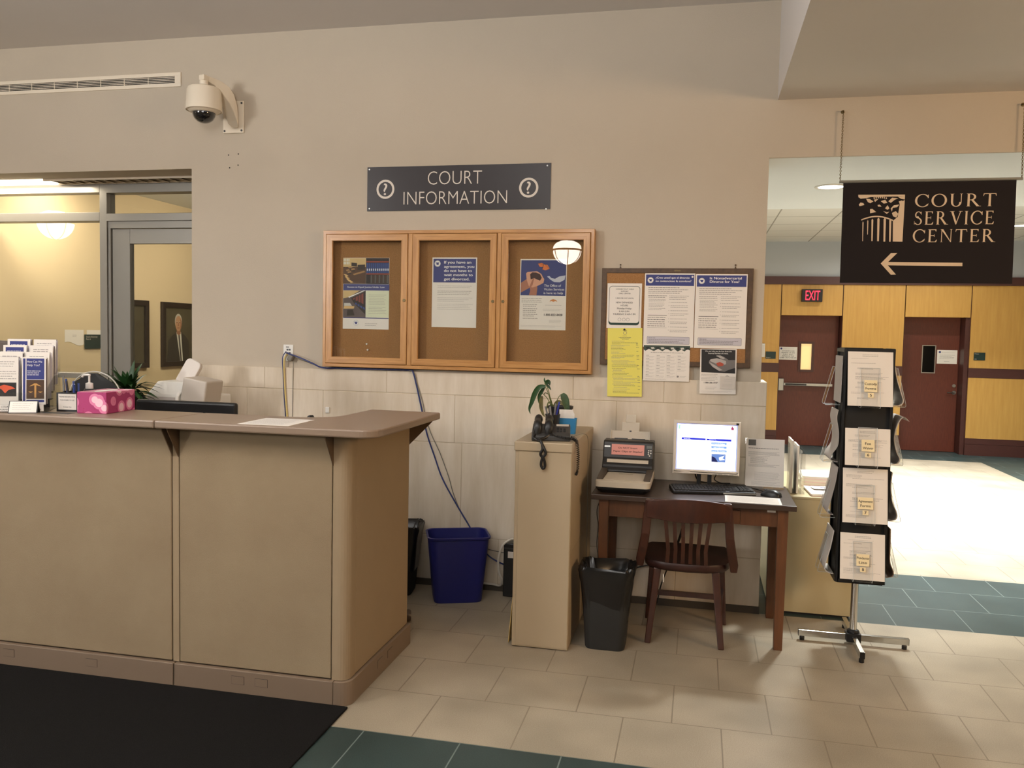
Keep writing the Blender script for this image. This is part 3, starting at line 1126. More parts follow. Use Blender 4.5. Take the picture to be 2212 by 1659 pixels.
# =================================================================== OAK BULLETIN CASE
def mitred_frame(b, x0, x1, z0, z1, w, ya, yb, mh, mv):
    for pts, m in (([(x0, z1), (x1, z1), (x1 - w, z1 - w), (x0 + w, z1 - w)], mh), ([(x0, z0), (x0 + w, z0 + w), (x1 - w, z0 + w), (x1, z0)], mh),
                   ([(x0, z0), (x0, z1), (x0 + w, z1 - w), (x0 + w, z0 + w)], mv), ([(x1, z1), (x1, z0), (x1 - w, z0 + w), (x1 - w, z1 - w)], mv)):
        b.use(m).prism([(x, ya, z) for x, z in pts], (0, yb - ya, 0))
    return b


case = thing('bulletin_case', 'wide oak bulletin case with three glazed doors under the COURT INFORMATION sign', 'display case', (-1.51, 0, 1.39))
ox, oz = 1.51, -1.39
b = MB()
mitred_frame(b, -2.385 + ox, -0.634 + ox, 1.390 + oz, 2.262 + oz, 0.022, -0.068, 0, OAKH, OAKV)
for xa, xb in ((-1.809, -1.780), (-1.233, -1.206)):
    b.use(OAKV).box(xa + ox, xb + ox, -0.068, -0.002, 1.412 + oz, 2.240 + oz)
b.build('frame', parent=case, bevel=0.002, seg=1)
MB().box(-2.363 + ox, -0.656 + ox, -0.012, -0.001, 1.412 + oz, 2.240 + oz).build('cork_backing', CORK, parent=case)
for xa, xb, lx in ((-2.361, -1.811, -1.829), (-1.778, -1.235, -1.253), (-1.204, -0.658, -1.189)):
    b = MB()
    mitred_frame(b, xa + ox, xb + ox, 1.414 + oz, 2.238 + oz, 0.042, -0.074, -0.052, OAKH, OAKV)
    d = b.build('door', parent=case, bevel=0.0025, seg=1)
    MB().box(xa + 0.038 + ox, xb - 0.038 + ox, -0.064, -0.060, 1.452 + oz, 2.200 + oz).build('glass_pane', GLASS, parent=d)
    b = MB().use(BRASS).lathe([(0.0075, -0.079), (0.0095, -0.077), (0.0095, -0.074)], (lx + ox, 0, 1.822 + oz), 16, 'y')
    b.use(BLACK).box(lx + ox - 0.001, lx + ox + 0.001, -0.0797, -0.0790, 1.818 + oz, 1.826 + oz)
    b.build('lock', parent=d)

# poster 1: law library
p = sheet('poster', 'law library poster with bookshelves and blue band in left door of oak case', 'poster', (-2.269, -0.0122, 2.094), 0.316, 0.458)
F = aff((248, 375), (735, 378), (240, 1122), 0.316, 0.458)
L = Layer(p)


def RQ(L, F, x0, y0, x1, y1, m, k=1):
    L.poly([F(x0, y0), F(x1, y0 + (x1 - x0) * 0.008), F(x1 - (y1 - y0) * 0.011, y1 + (x1 - x0) * 0.008), F(x0 - (y1 - y0) * 0.011, y1)], m, k)


def C(name, rgb, rough=0.6):
    return mat('print_' + name, rgb, rough)


RQ(L, F, 248, 377, 489, 648, C('umber', (84, 58, 40)))
RQ(L, F, 248, 377, 489, 470, C('room_cream', (206, 178, 124)), 2)
for i in range(4):
    RQ(L, F, 252 + i * 17, 384, 263 + i * 17, 410, C('pane', (222, 226, 216)), 3)
    RQ(L, F, 252 + i * 17, 416, 263 + i * 17, 444, C('pane', (222, 226, 216)), 3)
L.poly([F(335, 425), F(395, 432), F(395, 470), F(335, 462)], C('dark', (48, 38, 32)), 3)
L.poly([F(400, 450), F(480, 446), F(478, 500), F(398, 505)], C('dark', (48, 38, 32)), 3)
for x, y in ((275, 500), (300, 470), (330, 490), (290, 520)):
    L.poly([F(x, y), F(x + 34, y - 6), F(x + 46, y + 8), F(x + 8, y + 16)], C('tan', (166, 126, 78)), 4)
    L.poly([F(x + 10, y + 16), F(x + 44, y + 9), F(x + 44, y + 26), F(x + 12, y + 30)], C('dark', (48, 38, 32)), 4)
for x, y in ((250, 545), (262, 570), (280, 596), (300, 610)):
    L.poly([F(x, y), F(x + 26, y + 2), F(x + 56, y + 22), F(x + 28, y + 28)], C('pale_tan', (214, 176, 116)), 4)
L.poly([F(350, 545), F(470, 510), F(482, 525), F(362, 558)], C('tan', (166, 126, 78)), 4)
RQ(L, F, 490, 378, 733, 650, C('shelf_dark', (38, 28, 30)))
RQ(L, F, 492, 412, 733, 424, C('shelf_red', (150, 66, 44)), 2)
RQ(L, F, 492, 538, 733, 550, C('shelf_red', (150, 66, 44)), 2)
for i in range(11):
    x = 496 + i * 21.6
    RQ(L, F, x, 432, x + 18, 537, C('book_blue', (46, 72, 132)), 2)
    RQ(L, F, x + 3, 490, x + 14, 512, C('book_label', (214, 218, 224)), 3)
for i in range(9):
    x = 538 + i * 21
    RQ(L, F, x, 556, x + 17, 640, C('book_brown', (70, 50, 42)) if i % 2 else C('book_grey', (92, 88, 82)), 2)
RQ(L, F, 248, 650, 735, 715, NAVY, 2)
RQ(L, F, 246, 716, 486, 1000, C('aisle_floor', (92, 80, 78)))
L.poly([F(246, 718), F(430, 716), F(300, 790), F(246, 800)], C('room_cream', (206, 178, 124)), 2)
L.poly([F(300, 785), F(470, 716), F(486, 716), F(310, 795)], C('strip_white', (240, 240, 236)), 3)
L.poly([F(330, 800), F(484, 726), F(482, 970), F(360, 850)], C('shelf_dark', (38, 28, 30)), 3)
for i in range(4):
    t0 = i / 4
    L.poly([F(350 + i * 30, 800 - i * 14), F(372 + i * 30, 790 - i * 15), F(372 + i * 30, 808 + i * 18), F(350 + i * 30, 818 + i * 10)], C('book_red', (132, 66, 54)), 4)
    L.poly([F(372 + i * 28, 846 + i * 14), F(392 + i * 28, 850 + i * 16), F(392 + i * 28, 872 + i * 18), F(372 + i * 28, 862 + i * 15)], C('book_blue', (46, 72, 132)), 4)
L.poly([F(256, 880), F(366, 884), F(360, 908), F(250, 910)], C('pale_tan', (214, 176, 116)), 3)
L.poly([F(256, 850), F(320, 850), F(340, 880), F(256, 880)], C('chair_pale', (196, 196, 190)), 3)
L.poly([F(290, 920), F(350, 920), F(366, 980), F(284, 985)], C('dark', (48, 38, 32)), 3)
RQ(L, F, 488, 718, 732, 1000, C('pale_green', (220, 224, 196)))
RQ(L, F, 246, 1000, 727, 1008, NAVY, 3)
L.build('photo_panels')
L = Layer(p)
u, v = F(288, 672)
L.text('Access to Equal Justice Under Law', u, v, F(686, 672)[0] - u, 0.0105, WHITEI, 4, thin=0.004)
L.build('headline')
L = Layer(p)
u, v = F(518, 762)
L.greek(u, v, 0.122, 7, 0.0102, 0.0028, INKG, 3, 3)
L.greek(u, v + 0.077, 0.122, 5, 0.0102, 0.0028, INKG, 3, 5)
u, v = F(478, 1062)
L.greek(u, v, 0.090, 2, 0.0115, 0.0036, INKG, 3, 6)
L.build('fine_print')
L = Layer(p)
u, v = F(382, 1058)
seal(L, u, v, 0.020, 2)
L.build('seal')

# poster 2: agreement
p = sheet('poster', 'IF YOU HAVE AN AGREEMENT divorce poster in the middle door of the oak case', 'poster', (-1.665, -0.0122, 2.096), 0.292, 0.438)
L = Layer(p)
L.rect(0.007, 0.008, 0.278, 0.148, NAVY, 1)
L.build('header')
L = Layer(p)
for i, (s_, w) in enumerate((('If you have an', 0.176), ('agreement, you', 0.196), ('do not have to', 0.181), ('wait months to', 0.187), ('get divorced.', 0.166))):
    L.text(s_, 0.078, 0.021 + i * 0.0262, w, 0.0165, WHITEI, 2, thin=0.022)
L.build('headline')
L = Layer(p)
L.greek(0.036, 0.176, 0.235, 2, 0.0105, 0.0036, INKL, 2, 11)
L.greek(0.036, 0.208, 0.235, 3, 0.0105, 0.0044, INKG, 2, 12)
L.greek(0.036, 0.250, 0.235, 3, 0.0105, 0.0036, INKL, 2, 13)
L.greek(0.036, 0.290, 0.235, 4, 0.0105, 0.0036, INKL, 2, 14)
L.build('fine_print')
L = Layer(p)
seal(L, 0.034, 0.038, 0.020, 2)
L.build('seal')

# poster 3: victim services
p = sheet('poster', 'Office of Victim Services poster with hands and butterfly in right door of case', 'poster', (-1.096, -0.0122, 2.087), 0.290, 0.434)
F = aff((705, 388), (1195, 390), (686, 1132), 0.290, 0.434)
L = Layer(p)
L.poly([F(714, 400), F(1188, 402), F(1176, 774), F(702, 770)], C('sky_blue', (50, 60, 120)), 1)
sk, sk2, sk3 = C('skin', (212, 158, 130)), C('skin_dark', (170, 112, 88)), C('soil', (58, 30, 30))
L.poly([F(706, 640), F(790, 585), F(830, 640), F(800, 690), F(705, 742)], sk2, 2)
L.poly([F(800, 660), F(880, 660), F(882, 700), F(872, 770), F(792, 768), F(806, 720)], sk2, 2)
L.poly([F(764, 540), F(776, 526), F(800, 522), F(880, 516), F(925, 545), F(942, 580), F(956, 600), F(946, 640), F(880, 672), F(830, 688), F(792, 672), F(770, 610)], sk, 3)
L.poly([F(806, 548), F(830, 528), F(870, 530), F(910, 546), F(930, 586), F(910, 616), F(850, 590), F(812, 602)], sk3, 4)
L.poly([F(838, 590), F(852, 586), F(832, 660), F(812, 688), F(800, 670)], sk2, 4)
L.poly([F(850, 590), F(866, 596), F(870, 630), F(850, 640)], sk, 5)
o_ = C('butterfly', (214, 116, 54))
L.poly([F(890, 436), F(930, 430), F(962, 446), F(948, 474), F(908, 470)], o_, 4)
L.poly([F(956, 448), F(990, 450), F(1014, 490), F(968, 508), F(932, 494), F(948, 474)], o_, 4)
L.line([F(950, 444), F(934, 494)], 0.003, INK, 5)
L.line([F(890, 436), F(962, 446), F(1010, 490)], 0.0012, INK, 5)
wc = C('cloud', (196, 200, 214))
L.poly([F(985, 572), F(1010, 566), F(1030, 588), F(1070, 596), F(1110, 572), F(1178, 560), F(1168, 606), F(1120, 632), F(1060, 630), F(1020, 604)], wc, 2)
L.build('photo_panel')
L = Layer(p)
for s_, c0, c1 in (('The Office of', (955, 655), 1132), ('Victim Services', (953, 694), 1166), ('is here to help', (950, 732), 1152)):
    u, v = F(*c0)
    L.text(s_, u, v, F(c1, c0[1])[0] - u, 0.0135, WHITEI, 4, thin=0.01)
L.build('headline')
L = Layer(p)
u, v = F(952, 962)
L.text('1-800-822-8428', u, v, 0.114, 0.0130, INK, 2, thin=0.025)
L.build('phone_number')
L = Layer(p)
u, v = F(714, 798)
L.greek(u, v, 0.133, 3, 0.0108, 0.0048, INKG, 2, 21)
u, v = F(722, 862)
for i, n in enumerate((2, 3, 2, 1)):
    L.greek(u + 0.004, v + (0, 0.0255, 0.060, 0.0845)[i], 0.096, n, 0.0108, 0.0048, INKG, 2, 22 + i)
u, v = F(940, 912)
L.greek(u, v, 0.126, 2, 0.008, 0.003, INKL, 2, 27)
L.greek(F(965, 868)[0], F(965, 868)[1], 0.105, 1, 0.008, 0.004, INKL, 2, 28)
u, v = F(1003, 1028)
L.greek(u, v, 0.084, 3, 0.007, 0.0028, INKL, 2, 29)
u, v = F(706, 1086)
L.greek(u, v, 0.262, 2, 0.0075, 0.0026, INKL, 2, 30)
L.build('fine_print')
L = Layer(p)
um = C('umbrella', (206, 130, 70))
L.poly([F(1010, 836), F(1022, 818), F(1050, 808), F(1080, 818), F(1092, 836), F(1072, 828), F(1050, 836), F(1030, 828)], um, 2)
L.build('umbrella_emblem')

for z, x, lab in ((1.541, -2.099, 'upper white push pin below the law library poster in the oak case'), (1.503, -2.092, 'lower white push pin below the law library poster in the oak case')):
    MB().lathe([(0.0055, -0.012), (0.006, -0.009), (0.003, -0.006), (0.0045, 0)], (0, 0, 0), 12, 'y').build('push_pin', WHITEI, loc=(x, -0.0122, z), smooth=True, label=lab, cat='push pin', group='push pins in the oak case')

# =================================================================== CORK BOARD
cb = thing('cork_board', 'cork notice board in a dark wood frame crowded with posters beside the opening', 'notice board', (-0.148, 0, 1.452))
b = MB()
mitred_frame(b, -0.440, 0.440, 0, 0.580, 0.030, -0.0295, -0.001, WALNUT, WALNUT)
b.build('frame', parent=cb, bevel=0.002, seg=1)
MB().box(-0.412, 0.412, -0.0265, -0.001, 0.028, 0.552).build('cork_panel', CORK, parent=cb)
for x in (-0.333, 0.338):
    b = MB()
    b.prism([(x - 0.007, -0.004, 0.580), (x + 0.007, -0.004, 0.580), (x, -0.004, 0.596)], (0, 0.004, 0))
    b.lathe([(0.005, -0.008), (0.005, 0)], (x, 0, 0.602), 10, 'y')
    b.build('hanger', WALNUT, parent=cb)
MB().box(-0.012, 0.024, -0.0300, -0.0295, 0.563, 0.569).build('maker_plate', BRASS, parent=cb)
YB = -0.0300

p = sheet('notice', 'child support call center hours notice at the upper left of the cork board', 'notice', (-0.553, YB, 1.941), 0.206, 0.268)
F = aff((117, 270), (503, 272), (100, 768), 0.206, 0.268)
L = Layer(p)
gd = C('deep_green', (24, 54, 44))


def rr_pts(x0, y0, x1, y1, r, n=5):
    pts = []
    for cx_, cy_, a0 in ((x1 - r, y0 + r, -90), (x1 - r, y1 - r, 0), (x0 + r, y1 - r, 90), (x0 + r, y0 + r, 180)):
        for k in range(n + 1):
            a = R_(a0 + 90 * k / n)
            pts.append((cx_ + r * math.cos(a), cy_ + r * math.sin(a)))
    return pts


L.poly(rr_pts(0.011, 0.016, 0.195, 0.250, 0.018), gd, 1)
L.poly(rr_pts(0.0135, 0.0185, 0.1925, 0.236, 0.016), PAPER, 2)
L.build('border')
L = Layer(p)
for s_, y, h, w in (('CONNECTICUT CHILD', 328, 0.0068, 0.107), ('SUPPORT', 352, 0.0068, 0.046), ('CALL CENTER', 376, 0.0068, 0.070), ('1-800-228-5437 (KIDS)', 428, 0.0068, 0.107), ('NEW EXPANDED', 474, 0.0095, 0.100), ('HOURS', 507, 0.0095, 0.044), ('Monday-Friday', 540, 0.0095, 0.086), ('8 AM-5 PM', 573, 0.0095, 0.060), ('THURSDAY: 8 AM-7 PM', 604, 0.0095, 0.134)):
    L.text(s_, 0.104, (y - 270) * 0.000538, w, h, INK, 3, thin=0.012, center=True)
for dx in (-0.024, 0.002, 0.026):
    L.ring(0.101 + dx, 0.2165, 0.0085, 0.0100, INKG, 3, 20)
L.build('lettering')

p = sheet('fee_list', 'long yellow fee list hanging from the lower left of the cork board', 'notice', (-0.545, YB - 0.0002, 1.672), 0.207, 0.413, YELLOW, rot=(R_(-0.9), R_(-1.2), 0))
L = Layer(p)
F = aff((118, 772), (505, 782), (80, 1532), 0.207, 0.413)
u, v = F(310, 832)
L.ring(u, v, 0.009, 0.011, INKG, 1, 20)
L.greek(u - 0.014, v - 0.017, 0.028, 1, .01, 0.003, INK, 1, 40, 0)
for i, (y, w) in enumerate(((862, .03), (877, .078), (887, .06), (897, .04))):
    L.greek(F(310, y)[0] - w / 2, F(310, y)[1], w, 1, .01, 0.0032, INK, 1, 41 + i, 0)
rr = random.Random(5)
y = 916
while y < 1500:
    u, v = F(146, y)
    L.greek(u + rr.choice((0, 0, .006)), v, rr.uniform(.05, .165), 1, .01, 0.0028, INK if rr.random() < .35 else INKG, 1, int(y), 0)
    if rr.random() < .5:
        u2, v2 = F(428, y + 10)
        L.greek(u2, v2, 0.015, 1, .01, 0.003, INK, 1, int(y) + 1, 0)
    y += rr.choice((12, 14, 19))
L.build('lettering')
MB().lathe([(0.005, -0.011), (0.0062, -0.009), (0.0035, -0.006), (0.005, 0)], (0, 0, 0), 12, 'y').build('push_pin', BLACK, loc=(-0.444, YB - 0.0014, 1.664), smooth=True, label='black push pin holding the top of the long yellow fee list', cat='push pin')


def divorce_poster(label, x, z, w, h, title, tw, seed, sealx, hz):
    p = sheet('poster', label, 'poster', (x, YB - 0.0004, z), w, h)
    L = Layer(p)
    L.rect(0.006, 0.008, w - 0.012, hz, NAVY, 1)
    L.build('header')
    L = Layer(p)
    L.poly(rr_pts(0.022, h - 0.062, w - 0.022, h - 0.017, 0.005), C('box_line', (120, 116, 122)), 1)
    L.poly(rr_pts(0.0235, h - 0.0605, w - 0.0235, h - 0.0185, 0.004), C('box_grey', (196, 192, 200)), 2)
    L.build('info_box')
    L = Layer(p)
    for i, s_ in enumerate(title):
        L.text(s_, tw[0], 0.020 + i * 0.020 + tw[2], tw[1][i], tw[3], WHITEI, 2, thin=0.02)
    L.build('headline')
    L = Layer(p)
    L.greek(0.022, 0.083, w * 0.62, 1, .01, 0.0044, INK, 2, seed, 0)
    L.greek(0.022, 0.094, w - 0.05, 3, 0.0105, 0.0046, INKG, 2, seed + 1)
    c2 = w * 0.50
    L.greek(0.022, 0.131, w * 0.38, 2, 0.009, 0.0036, INK, 2, seed + 2)
    for i, n in enumerate((3, 3, 2)):
        L.greek(0.026, 0.152 + i * 0.027, w * 0.36, n, 0.008, 0.0032, INKG, 2, seed + 3 + i)
    L.rect(0.022, 0.247, w * 0.385, 0.0026, INK, 2)
    for i in range(5):
        L.greek(0.022, 0.259 + i * 0.0125, w * 0.37, 1, .01, 0.0056, INK if i == 1 else INKG, 2, seed + 8 + i)
    L.rect(0.022, 0.322, w * 0.385, 0.0008, INKG, 2)
    L.greek(c2, 0.131, w * 0.40, 3, 0.010, 0.0038, INKG, 2, seed + 14)
    y = 0.170
    k = 0
    while y < h - 0.085:
        n = 1 + (k * 7 + seed) % 2
        L.greek(c2 + 0.008, y, w * 0.36, n, 0.009, 0.0036, INKG, 2, seed + 20 + k)
        L.rect(c2 - 0.002, y, 0.003, 0.003, INKG, 2)
        y += 0.0115 * n + 0.007
        k += 1
    L.greek(0.031, h - 0.055, 0.04, 1, .01, 0.004, INK, 3, seed + 60, 0)
    L.greek(0.031, h - 0.045, w - 0.065, 3, 0.0085, 0.0036, INK, 3, seed + 61)
    L.build('fine_print')
    L = Layer(p)
    seal(L, sealx, 0.041, 0.0175, 2)
    L.build('seal')
    return p


divorce_poster('Spanish nonadversarial divorce poster in the middle of the cork board', -0.331, 2.002, 0.293, 0.437, ('¿Cree usted que el divorcio', 'no contencioso le conviene?'), (0.064, (0.196, 0.206), 0, 0.0112), 100, 0.033, 0.066)
divorce_poster('English Is Nonadversarial Divorce for You poster at the right of the cork board', -0.034, 1.999, 0.294, 0.435, ('Is Nonadversarial', 'Divorce for You?'), (0.080, (0.180, 0.168), -0.003, 0.0140), 200, 0.034, 0.066)
MB().lathe([(0.005, -0.010), (0.006, -0.008), (0.003, -0.005), (0.005, 0)], (0, 0, 0), 12, 'y').build('push_pin', WHITEI, loc=(-0.054, YB - 0.0018, 1.981), smooth=True, label='white push pin in the top right corner of the Spanish poster', cat='push pin')

p = sheet('language_card', 'language identification card tucked under the Spanish poster on the cork board', 'notice', (-0.326, YB - 0.0001, 1.578), 0.271, 0.216, PAPER, rot=(R_(-0.6), 0, 0))
L = Layer(p)
jag = [(0, 0.004), (0.271, 0.004), (0.271, 0.030), (0.255, 0.022), (0.24, 0.037), (0.22, 0.026), (0.20, 0.038), (0.18, 0.024), (0.16, 0.036), (0.135, 0.022), (0.11, 0.038), (0.085, 0.025), (0.06, 0.038), (0.03, 0.026), (0.01, 0.038), (0, 0.030)]
L.poly(jag, C('band_dark', (58, 72, 62)), 1)
for i in range(9):
    x = 0.012 + i * 0.029
    L.poly([(x, 0.016), (x + 0.018, 0.014), (x + 0.024, 0.024), (x + 0.006, 0.027)], C('band_light', (206, 204, 194)) if i % 2 else C('band_mid', (24, 30, 28)), 2)
L.build('photo_band')
L = Layer(p)
L.greek(0.042, 0.044, 0.19, 1, .01, 0.0048, INKG, 1, 300, 0)
for c in range(4):
    for r in range(7):
        if c == 3 and r > 4:
            continue
        L.greek(0.016 + c * 0.062, 0.063 + r * 0.0195, 0.018, 1, .01, 0.003, INK, 1, 310 + c * 9 + r, 0)
        L.greek(0.016 + c * 0.062, 0.069 + r * 0.0195, 0.052, 2, 0.0052, 0.0021, INKL, 1, 400 + c * 9 + r)
for c in range(3):
    L.rect(0.074 + c * 0.062, 0.060, 0.0005, 0.135, INKL, 1)
L.disc(0.205, 0.187, 0.006, INKG, 1, 14)
L.greek(0.216, 0.184, 0.04, 2, 0.006, 0.0024, INKL, 1, 471)
L.greek(0.014, 0.204, 0.12, 1, .01, 0.0026, INKG, 1, 472, 0)
L.build('lettering')

p = sheet('poster', 'dark photo poster of grey hands hanging at lower right of the cork board', 'poster', (0.005, YB - 0.0003, 1.560), 0.208, 0.265, PAPER, rot=(R_(-1.0), R_(-0.6), 0))
F = aff((1160, 1005), (1562, 1010), (1135, 1500), 0.208, 0.265)
L = Layer(p)
L.poly([F(1172, 1012), F(1548, 1020), F(1537, 1277), F(1163, 1264)], C('photo_black', (30, 28, 28)), 1)
hg, hg2 = C('hand_grey', (172, 166, 162)), C('hand_grey_dark', (112, 108, 106))
L.poly([F(1542, 1128), F(1470, 1130), F(1420, 1095), F(1380, 1078), F(1336, 1076), F(1334, 1092), F(1372, 1102), F(1376, 1118), F(1340, 1108), F(1270, 1120), F(1252, 1140), F(1250, 1165), F(1290, 1205), F(1360, 1250), F(1420, 1258), F(1470, 1236), F(1538, 1215)], hg2, 2)
L.poly([F(1270, 1122), F(1340, 1110), F(1400, 1125), F(1440, 1140), F(1440, 1175), F(1390, 1190), F(1330, 1170), F(1262, 1140)], hg, 3)
L.poly([F(1334, 1080), F(1380, 1080), F(1430, 1108), F(1410, 1122), F(1370, 1104)], hg, 4)
L.poly([F(1252, 1150), F(1330, 1195), F(1400, 1240), F(1360, 1248), F(1290, 1205)], hg, 4)
L.poly([F(1330, 1165), F(1372, 1150), F(1418, 1172), F(1400, 1195), F(1350, 1198)], C('red_heart', (170, 74, 52)), 5)
L.build('photo_panel')
L = Layer(p)
u, v = F(1212, 1024)
L.text('We can help you be free from the', u, v, 0.152, 0.0075, WHITEI, 3, thin=0.01)
u, v = F(1245, 1048)
L.text('financial burden of crime.', u, v, 0.115, 0.0075, WHITEI, 3, thin=0.01)
L.build('headline')
L = Layer(p)
u, v = F(1190, 1370)
L.text('1-888-286-7347', u, v, 0.078, 0.0090, INK, 2, thin=0.02)
L.build('phone_number')
L = Layer(p)
u, v = F(1162, 1284)
L.greek(u, v, 0.100, 5, 0.0085, 0.0028, INKG, 2, 500)
u, v = F(1205, 1425)
L.greek(u, v, 0.065, 3, 0.006, 0.0024, INKL, 2, 505)
u, v = F(1150, 1470)
L.greek(u, v, 0.19, 2, 0.006, 0.002, INKL, 2, 506)
u, v = F(1420, 1298)
L.poly([(u, v + .007), (u + .015, v), (u + .030, v + .007), (u + .015, v + .004)], INKG, 2)
L.build('fine_print')
s2 = sheet('card_pad', 'small white card pad stuck to the lower right of the dark hands poster', 'card', (0.124, YB - 0.0050, 1.401), 0.086, 0.074, PAPERG, rot=(R_(-1.0), 0, 0), thick=0.006)
L = Layer(s2, 0.006)
L.greek(0.02, 0.016, 0.05, 2, 0.010, 0.0026, INKL, 1, 510)
L.greek(0.012, 0.045, 0.06, 3, 0.007, 0.0022, INKL, 1, 511)
L.build('lettering')

# =================================================================== OUTLET AND WALL CABLES
t = thing('data_outlet', 'white data outlet plate on the wall left of the oak case with cables plugged in', 'outlet', (-2.658, 0, 1.415))
MB().box(-0.036, 0.036, -0.006, 0, 0, 0.109).build('plate', WHITE, parent=t, bevel=0.003)
b = MB()
for dx, z in ((-0.012, 0.070), (0.004, 0.070), (-0.012, 0.048), (0.004, 0.048)):
    b.box(dx, dx + 0.013, -0.0065, -0.006, z, z + 0.011)
b.build('jack', BLACK, parent=t)
MB().box(-0.016, 0.006, -0.0068, -0.006, 0.090, 0.096).build('label_window', DGREY, parent=t)


def cable(pts, r, m, label, n=8, name='cable', smooth=8):
    b = MB()
    b.tube(spline(pts, smooth), r, n)
    return b.build(name, m, smooth=True, label=label, cat='cable')


CBLUE = mat('blue_cable', (30, 44, 104), 0.45)
CGREY = mat('grey_cable', (120, 114, 104), 0.5)
CYEL = mat('pale_yellow_cable', (206, 184, 120), 0.5)
CWHT = mat('white_cable', (214, 208, 196), 0.5)
CBLK = mat('black_cable', (24, 23, 23), 0.5)
cable([(-2.655, -0.008, 1.466), (-2.651, -0.034, 1.468), (-2.555, -0.05, 1.442), (-2.456, -0.06, 1.406), (-2.392, -0.052, 1.380), (-2.30, -0.034, 1.380), (-2.19, -0.034, 1.379), (-1.967, -0.036, 1.380), (-1.80, -0.030, 1.380), (-1.776, -0.034, 1.365), (-1.756, -0.030, 1.292), (-1.733, -0.030, 1.199), (-1.706, -0.030, 1.087), (-1.677, -0.030, 0.97), (-1.628, -0.030, 0.839), (-1.571, -0.030, 0.694), (-1.476, -0.030, 0.536), (-1.398, -0.030, 0.417), (-1.316, -0.030, 0.284), (-1.26, -0.030, 0.223), (-1.199, -0.032, 0.189), (-1.130, -0.05, 0.172)], 0.0048, CBLUE, 'dark blue network cable running from the outlet under the oak case and down the stone', name='network_cable')
cable([(-2.640, -0.008, 1.462), (-2.60, -0.018, 1.44), (-2.5, -0.035, 1.412), (-2.40, -0.045, 1.385), (-2.3, -0.030, 1.3775), (-1.9, -0.030, 1.3775), (-1.78, -0.032, 1.372), (-1.75, -0.028, 1.293), (-1.715, -0.028, 1.19), (-1.690, -0.028, 1.088), (-1.655, -0.028, 0.985), (-1.59, -0.028, 0.855), (-1.532, -0.028, 0.71), (-1.50, -0.028, 0.608), (-1.45, -0.028, 0.493), (-1.39, -0.028, 0.40), (-1.316, -0.028, 0.292), (-1.26, -0.028, 0.262), (-1.14, -0.05, 0.252)], 0.003, CGREY, 'thin grey cable running beside the dark blue network cable', name='network_cable')
cable([(-2.664, -0.008, 1.462), (-2.671, -0.03, 1.43), (-2.674, -0.03, 1.354), (-2.666, -0.028, 1.2), (-2.650, -0.028, 1.032), (-2.64, -0.03, 0.85)], 0.0062, CYEL, 'pale yellow cable hanging straight down from the data outlet', name='network_cable')
cable([(-2.672, -0.008, 1.478), (-2.686, -0.028, 1.44), (-2.684, -0.028, 1.354), (-2.677, -0.026, 1.2), (-2.664, -0.026, 1.032), (-2.65, -0.028, 0.85)], 0.003, CBLUE, 'thin blue cable beside the pale yellow one under the data outlet', name='network_cable')
cable([(-2.622, -0.02, 1.42), (-2.611, -0.026, 1.40), (-2.613, -0.026, 1.294), (-2.615, -0.026, 1.033), (-2.615, -0.028, 0.85)], 0.002, CGREY, 'thin grey cord hanging from the small plug at the data outlet', name='network_cable')
b = MB()
b.box(-0.016, 0.016, -0.045, -0.006, -0.02, 0.02)
b.build('plug_adapter', CGREY, loc=(-2.628, 0, 1.437), rot=(0, R_(25), 0), bevel=0.006, label='small grey plug at the lower right of the data outlet', cat='plug')
MB().box(-0.014, 0.014, -0.012, -0.0, 0, 0.04).build('wall_plug', WHITE, loc=(-2.364, -0.022, 1.083), bevel=0.003, label='small white plug on the stone wall just above the counter', cat='plug')

# =================================================================== RECEPTION COUNTER
ct = thing('reception_counter', 'beige fabric-panelled reception counter base at the left', 'counter', (-2.27, -1.8, 0))
ox, oy = 2.27, 1.8


def LB(x0, x1, y0, y1, z0, z1):
    return MB().box(x0 + ox, x1 + ox, y0 + oy, y1 + oy, z0, z1)


LB(-6.5, -2.293, -1.806, -1.746, 0.112, 1.176).build('front_panel', FABRIC, parent=ct, bevel=0.004)
LB(-2.251, -1.517, -1.806, -1.746, 0.112, 1.176).build('front_panel', FABRIC, parent=ct, bevel=0.004)
LB(-2.288, -2.256, -1.803, -1.746, 0.108, 1.178).build('joint_post', FABRICE, parent=ct, bevel=0.002)
LB(-6.5, -1.52, -1.790, -1.752, 0.05, 1.17).build('core', BLACKM, parent=ct)
b = MB()
ring = []
x0, x1, y0, y1, r = -1.512 + ox, -1.440 + ox, -1.806 + oy, -1.722 + oy, 0.045
pts = [(x0, y0)] + [(x1 - r + r * math.sin(R_(a)), y0 + r - r * math.cos(R_(a))) for a in range(0, 91, 15)] + [(x1, y1), (x0, y1)]
b.prism([(x, y, 0.108) for x, y in pts], (0, 0, 1.07))
b.build('corner_post', FABRICE, parent=ct)
LB(-1.500, -1.440, -1.719, -1.04, 0.108, 1.178).build('side_panel', FABRICE, parent=ct, bevel=0.004)


def cover(parent, x, y, side=False):
    b = MB()
    if side:
        b.use(BLACKM).box(x - 0.0006, x, y - 0.032, y + 0.032, 0.045, 0.082)
        b.use(KICK).box(x - 0.001, x + 0.0012, y - 0.0308, y + 0.0308, 0.0462, 0.0808)
    else:
        b.use(BLACKM).box(x - 0.0308, x + 0.0308, y, y + 0.0006, 0.045, 0.082)
        b.use(KICK).box(x - 0.0296, x + 0.0296, y - 0.0012, y + 0.001, 0.0462, 0.0808)
    b.build('outlet_cover', parent=parent)


